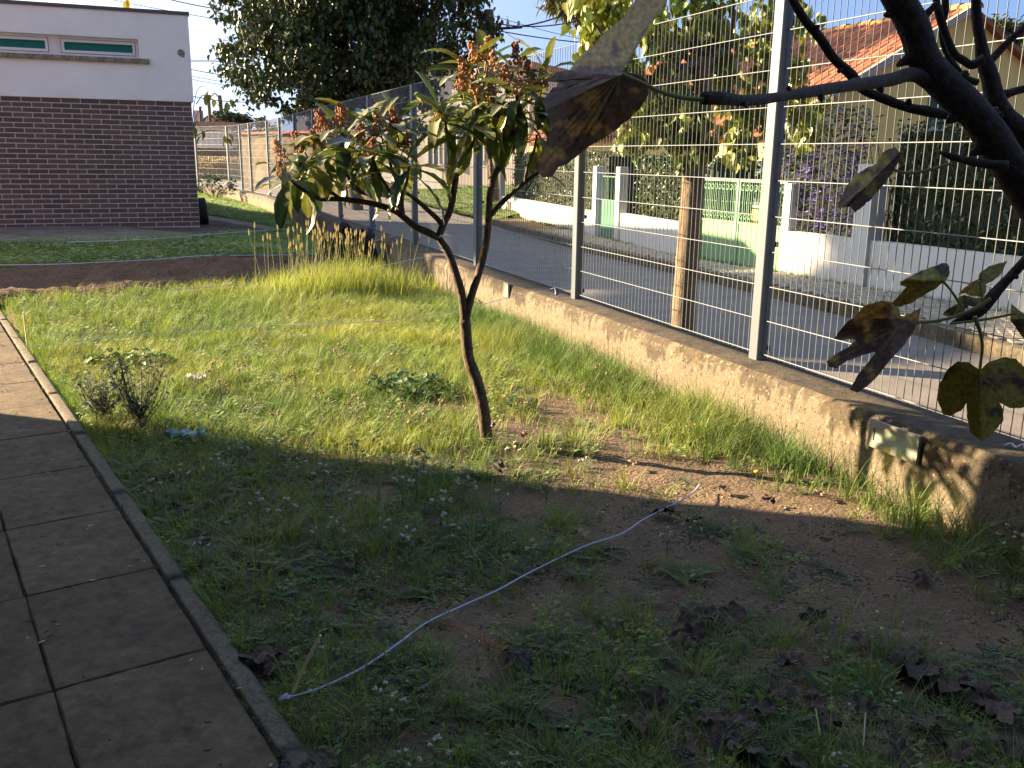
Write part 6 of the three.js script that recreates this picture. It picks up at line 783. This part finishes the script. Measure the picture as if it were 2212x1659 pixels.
// ---------- single plants
{
  const tuft = tag(base('tall_grass', gpt(735, 640, -.02)), 'tall yellow-green grass with seed spikes in front of the tyres', 'tall grass'), B = tuft.position, bl = new GB(), sh = new GB(), hd = new GB();
  for (let k = 0; k < 3300; k++) { const p = gpt(735 + gauss() * 150, 632 + gauss() * 14, -.02).sub(B); const d = Math.abs(p.x) / 1.1; blade(bl, p.x, p.z, rr(.16, .45) * (1 - .35 * Math.min(1, d)), .0075, rr(.1, .6), rr(0, 6.3), 4); }
  for (let k = 0; k < 105; k++) { const p = gpt(735 + gauss() * 150, 628 + gauss() * 12, -.02).sub(B), h = rr(.42, .68), a = rr(0, 6.3), l = rr(.02, .16), t = p.clone().add(V(Math.cos(a) * l, h, Math.sin(a) * l)), d = V(Math.cos(a) * l * .8, .9, Math.sin(a) * l * .8).normalize(); sh.tube([p, p.clone().lerp(t, .5).add(V(0, .02, 0)), t], [.0028, .0024, .002], 4); hd.tube([t, t.clone().addScaledVector(d, .015), t.clone().addScaledVector(d, .05), t.clone().addScaledVector(d, .068)], [.003, .0078, .007, .002], 5); }
  const mk = (q, name, m) => { const o = q.mesh(name, m, tuft); o.userData.kind = 'stuff'; }; mk(bl, 'blades', leafMat([.40, .45, .08], .58, .8)); mk(sh, 'stalks', leafMat([.22, .24, .06], .3, .8)); mk(hd, 'seed_spikes', leafMat([.56, .48, .24], .5, .9));
  const round = (r) => { const q = new GB(), c = q.v(V(0, 0, 0)), n = 15; const id = Array.from({ length: n }, (_, k) => { const a = .35 + k / (n - 1) * 5.6, R = r * (.86 + .14 * Math.abs(Math.cos(a * 2.5))); return q.v(V(Math.cos(a) * R + r * .4, Math.abs(Math.sin(a * 2.5)) * r * .12 + r * .1, Math.sin(a) * R)); }); for (let k = 0; k + 1 < n; k++) q.i.push(c, id[k + 1], id[k]); return q.build(); };
  const mallow = (name, label, x, y, w, dd, h, n, r, col) => { const o = tag(base(name, gp(x, y, -.01)), label, 'plant'), B2 = o.position, st = new GB(), ls = []; for (let k = 0; k < n; k++) { const a = rr(0, 6.3), q = Math.sqrt(rnd()), p = V(Math.cos(a) * q * w, h * rr(.35, 1) * (1 - .5 * q), Math.sin(a) * q * dd); ls.push([p, rr(.6, 1.2), new THREE.Euler(rr(-.6, .6), rr(0, 6.3), rr(-.7, .5))]); st.tube([V(p.x * .25, 0, p.z * .25), V(p.x * .8, p.y * .75, p.z * .8), p], .0022, 4); } st.mesh('stems', leafMat([.12, .15, .05], .2), o); scatter('leaves', round(r), leafMat(col, .38, .6), ls, o); };
  mallow('mallow', 'dark green round-leaved mallow plant in the sun left of the loquat trunk', 885, 852, .30, .26, .17, 150, .026, [.06, .14, .03]); mallow('mallow', 'broad bright leaves of a low plant at the left of the sunny grass', 290, 795, .34, .2, .16, 90, .032, [.12, .22, .04]); mallow('mallow', 'leafy green plant at the foot of the wall behind the loquat trunk', 1090, 665, .42, .3, .22, 170, .022, [.15, .25, .04]); mallow('mallow', 'small dark green leafy plant just right of the loquat trunk', 1125, 885, .1, .1, .11, 36, .02, [.055, .14, .03]);
  // grey bushy weeds at left
  for (const [x, y, h, sp, label] of [[308, 935, .47, .17, 'tall grey-green bushy weed at the shadow edge on the left'], [222, 912, .30, .13, 'smaller grey bushy weed left of the tall one by the path']]) { const o = tag(base('bushy_weed', gp(x, y, -.01)), label, 'weed'), q = new GB(), ls = []; for (let k = 0; k < 46; k++) { const a = rr(0, 6.3), t = V(Math.cos(a) * sp * rr(.2, 1.1), h * rr(.55, 1.05), Math.sin(a) * sp * rr(.2, 1.1)), b = V(0, h * rr(.02, .3), 0), c = curve([b, b.clone().lerp(t, .5).add(V(t.x * .2, 0, t.z * .2)), t], 8); q.tube(c, (u) => .0028 - .002 * u, 4); c.forEach((p, i) => { if (i > 1) for (let j = 0; j < 2; j++) ls.push([p.clone().add(V(gauss() * .012, gauss() * .012, gauss() * .012)), rr(.6, 1.3)]); }); } q.mesh('stems', std([.10, .09, .06], .9), o); scatter('leaves', leafGeo(.030, .011), leafMat([.14, .17, .11], .25, .9), ls, o); }
  // fluffy seed-head weeds
  const puff = new THREE.IcosahedronGeometry(1, 1);
  const proto = [0, 1, 2].map((v) => { const stem = new GB(), head = new GB(), lv = new GB(), m = new THREE.Matrix4(), lg = leafGeo(.035, .006, .2, .3), H = 1; for (let k = 0; k < 3 + v; k++) { const a = k * 2.1 + v, t = V(Math.cos(a) * .018 * (k + 1) * .8, .19 - .018 * k, Math.sin(a) * .018 * (k + 1) * .8); stem.tube(curve([V(0, 0, 0), V(0, .08, 0), t], 6), .0015, 4); for (let j = 0; j < 4; j++) { const s = rr(.0045, .0085); m.makeRotationFromEuler(new THREE.Euler(rr(0, 6), rr(0, 6), 0)).scale(V(s * rr(.8, 1.3), s * rr(.7, 1.1), s)).setPosition(t.x + gauss() * .009, t.y + gauss() * .007, t.z + gauss() * .009); head.geo(puff, m); } } for (let k = 0; k < 30; k++) { m.makeRotationFromEuler(new THREE.Euler(0, k * 2.4, rr(.1, 1), 'YXZ')).setPosition(0, .01 + k * .005, 0); lv.geo(lg, m); } return [stem.build(), head.build(), lv.build()]; });
  const sm = std([.16, .17, .08], .9), hm = [leafMat([.62, .56, .45], .3, 1), leafMat([.52, .34, .24], .3, 1)], vm = leafMat([.10, .14, .06], .3, .9);
  const zone = (x, y, sunny) => sunny ? (x < 500 ? 'near the white scrap at left' : x < 800 ? 'in the middle of the sunny lawn' : x < 1100 ? 'just left of the loquat foot' : x < 1400 ? 'right of the loquat stem' : 'near the grass along the wall') : (x < 480 ? 'near the path edging' : x < 780 ? (y < 1130 ? 'left of centre by the shadow edge' : 'in the dark weeds above the cane') : x < 1060 ? (y < 1300 ? 'in the middle of the shade' : 'at the bottom below the cord') : x < 1600 ? (y < 1110 ? 'at the shadow edge below the loquat' : 'close to the white cord') : y < 1300 ? 'by the wall at far right' : 'at bottom right');
  const weed = (x, y, s, sunny) => { const v = Math.floor(rnd() * 3), o = tag(base('fluffy_weed', gp(x, y, -.008), rr(0, 6)), (sunny ? 'thin weed with pinkish dry seed heads ' : 'thin weed with whitish fluffy seed heads ') + zone(x, y, sunny), 'weed', sunny ? 'dry weeds in the sunny grass' : 'seeding weeds in the shaded grass'); mesh('stem', proto[v][0], sm, o); mesh('seed_head', proto[v][1], hm[sunny ? 1 : 0], o); mesh('leaves', proto[v][2], vm, o); o.scale.setScalar(s); };
  for (const [x, y, s] of [[885, 1215, .75], [828, 1560, .62], [855, 1590, .6], [940, 1680, .6], [872, 1690, .5], [1080, 1120, .7], [952, 1150, .9], [1000, 1095, .8], [700, 1070, .8], [762, 1130, .75], [650, 1060, .8], [1150, 1235, .65], [1440, 1205, .65], [1925, 1560, .5], [392, 1075, .8], [437, 1225, .6], [335, 1100, .75], [560, 1140, .75], [625, 1150, .8], [870, 1105, .85], [520, 1015, .8], [770, 1015, .8], [915, 1040, .85], [600, 1010, .8], [830, 1190, .7], [720, 1180, .6], [980, 1190, .6], [2170, 1200, .7], [2195, 1225, .7], [690, 1445, .45], [1110, 1020, .8], [1260, 1045, .7], [1490, 1180, .6], [470, 1050, .8], [1180, 1090, .7], [900, 1085, .9], [680, 1190, .5], [1110, 1700, .5], [1800, 1690, .45]]) weed(x, y, s, false);
  for (const [x, y, s] of [[735, 800, 1.0], [745, 815, .9], [520, 840, .9], [465, 830, .9], [480, 880, .9], [548, 920, .8], [1290, 835, .8], [1312, 850, .75], [1055, 880, .7], [955, 915, .75], [600, 945, .8], [1555, 930, .6], [1490, 955, .6], [870, 930, .8], [910, 950, .9], [770, 915, .85], [690, 900, .85], [760, 850, .9], [1180, 900, .7], [1255, 880, .7], [1130, 905, .7], [640, 850, .85], [840, 945, .8], [1000, 925, .7], [420, 860, .8]]) weed(x, y, s, true);
  // wild flowers, shrub by the far wall, vine leaves at the building corner
  const fy = new THREE.SphereGeometry(.014, 8, 5); for (const [x, y, l] of [[160, 705, 'yellow flower near the left cane'], [848, 770, 'orange flower in the grass left of the loquat stem'], [505, 655, 'small yellow flower below the dug soil'], [1632, 1035, 'tiny yellow flower in the grass under the wall at right']]) { const o = tag(base('wild_flower', gp(x, y + 16, 0)), l, 'flower'); new GB().bar(V(0, 0, 0), V(0, .07, 0), .0016, 4).mesh('stem', vm, o); const f = mesh('petals', fy, std([.70, .36, .02], .7), o); f.position.y = .075; f.scale.y = .5; }
  const sh2 = tag(base('dark_shrub', V(-9.3, 0, -28.9)), 'small dark shrub in front of the far lit wall beside the building', 'shrub'); const q = new GB(); for (let k = 0; k < 9; k++) { const a = k * .7; q.tube([V(0, 0, 0), V(Math.cos(a) * .3, .35, Math.sin(a) * .3), V(Math.cos(a) * .55, rr(.5, .75), Math.sin(a) * .5)], [.015, .01, .004], 5); } q.mesh('stems', M.darkBark, sh2); scatter('leaves', leafGeo(.10, .06), leafMat([.04, .07, .025], .25, .6), crownPoints(V(0, .55, 0), V(.75, .3, .55), 40, 14, .1).map((p) => [p, rr(.7, 1.2)]), sh2);
  const vt = tag(base('sapling', V(-7.6, 0, -22.6)), 'bare sapling with a few hanging yellow leaves beside the white building corner', 'tree'), vb = vt.position, tw = new GB(); for (const P of [[[412, 470, 23.5], [414, 330, 23.4], [424, 200, 22.8], [440, 185, 22.6], [452, 200, 22.5]], [[414, 330, 23.4], [420, 260, 22.9], [432, 238, 22.7], [455, 205, 22.6]], [[424, 225, 22.8], [440, 205, 22.7], [470, 225, 22.6], [490, 262, 22.6]], [[414, 300, 23.2], [425, 262, 22.9], [434, 280, 22.8]], [[414, 300, 23.2], [450, 282, 22.7], [492, 285, 22.6]]]) tw.tube(curve(P.map((p) => at(...p).sub(vb)), 12), (t) => .014 - .011 * t, 5); tw.mesh('trunk', M.darkBark, vt);
  const yl = leafGeo(.22, .15, .25, .3), ym = [leafMat([.42, .34, .03], .55, .7), leafMat([.20, .25, .04], .5, .7), leafMat([.55, .38, .03], .55, .7)]; for (const [x, y, m, s] of [[449, 205, 0, 1.1], [455, 212, 2, 1.2], [460, 222, 2, .9], [445, 215, 1, 1], [475, 215, 1, 1.1], [480, 225, 1, 1], [490, 228, 1, 1.2], [497, 222, 1, 1], [436, 283, 0, 1.1], [438, 290, 1, 1], [434, 302, 1, 1], [416, 282, 1, 1.1], [417, 297, 1, 1], [485, 300, 0, .95], [490, 306, 1, .95], [494, 296, 0, 1.0], [484, 310, 1, .9], [413, 195, 1, .9], [277, 5, 2, 1.1], [284, 9, 0, 1], [273, 10, 0, .9]]) { const o = mesh('leaf', yl, ym[m], vt); o.position.copy(at(x, y - 8, 22.5).sub(vb)); o.rotation.set(rr(-.4, .4), rr(0, 6.3), -1.2 + rr(-.4, .4), 'YXZ'); o.scale.setScalar(s); }
}
renderer.render(scene, camera);
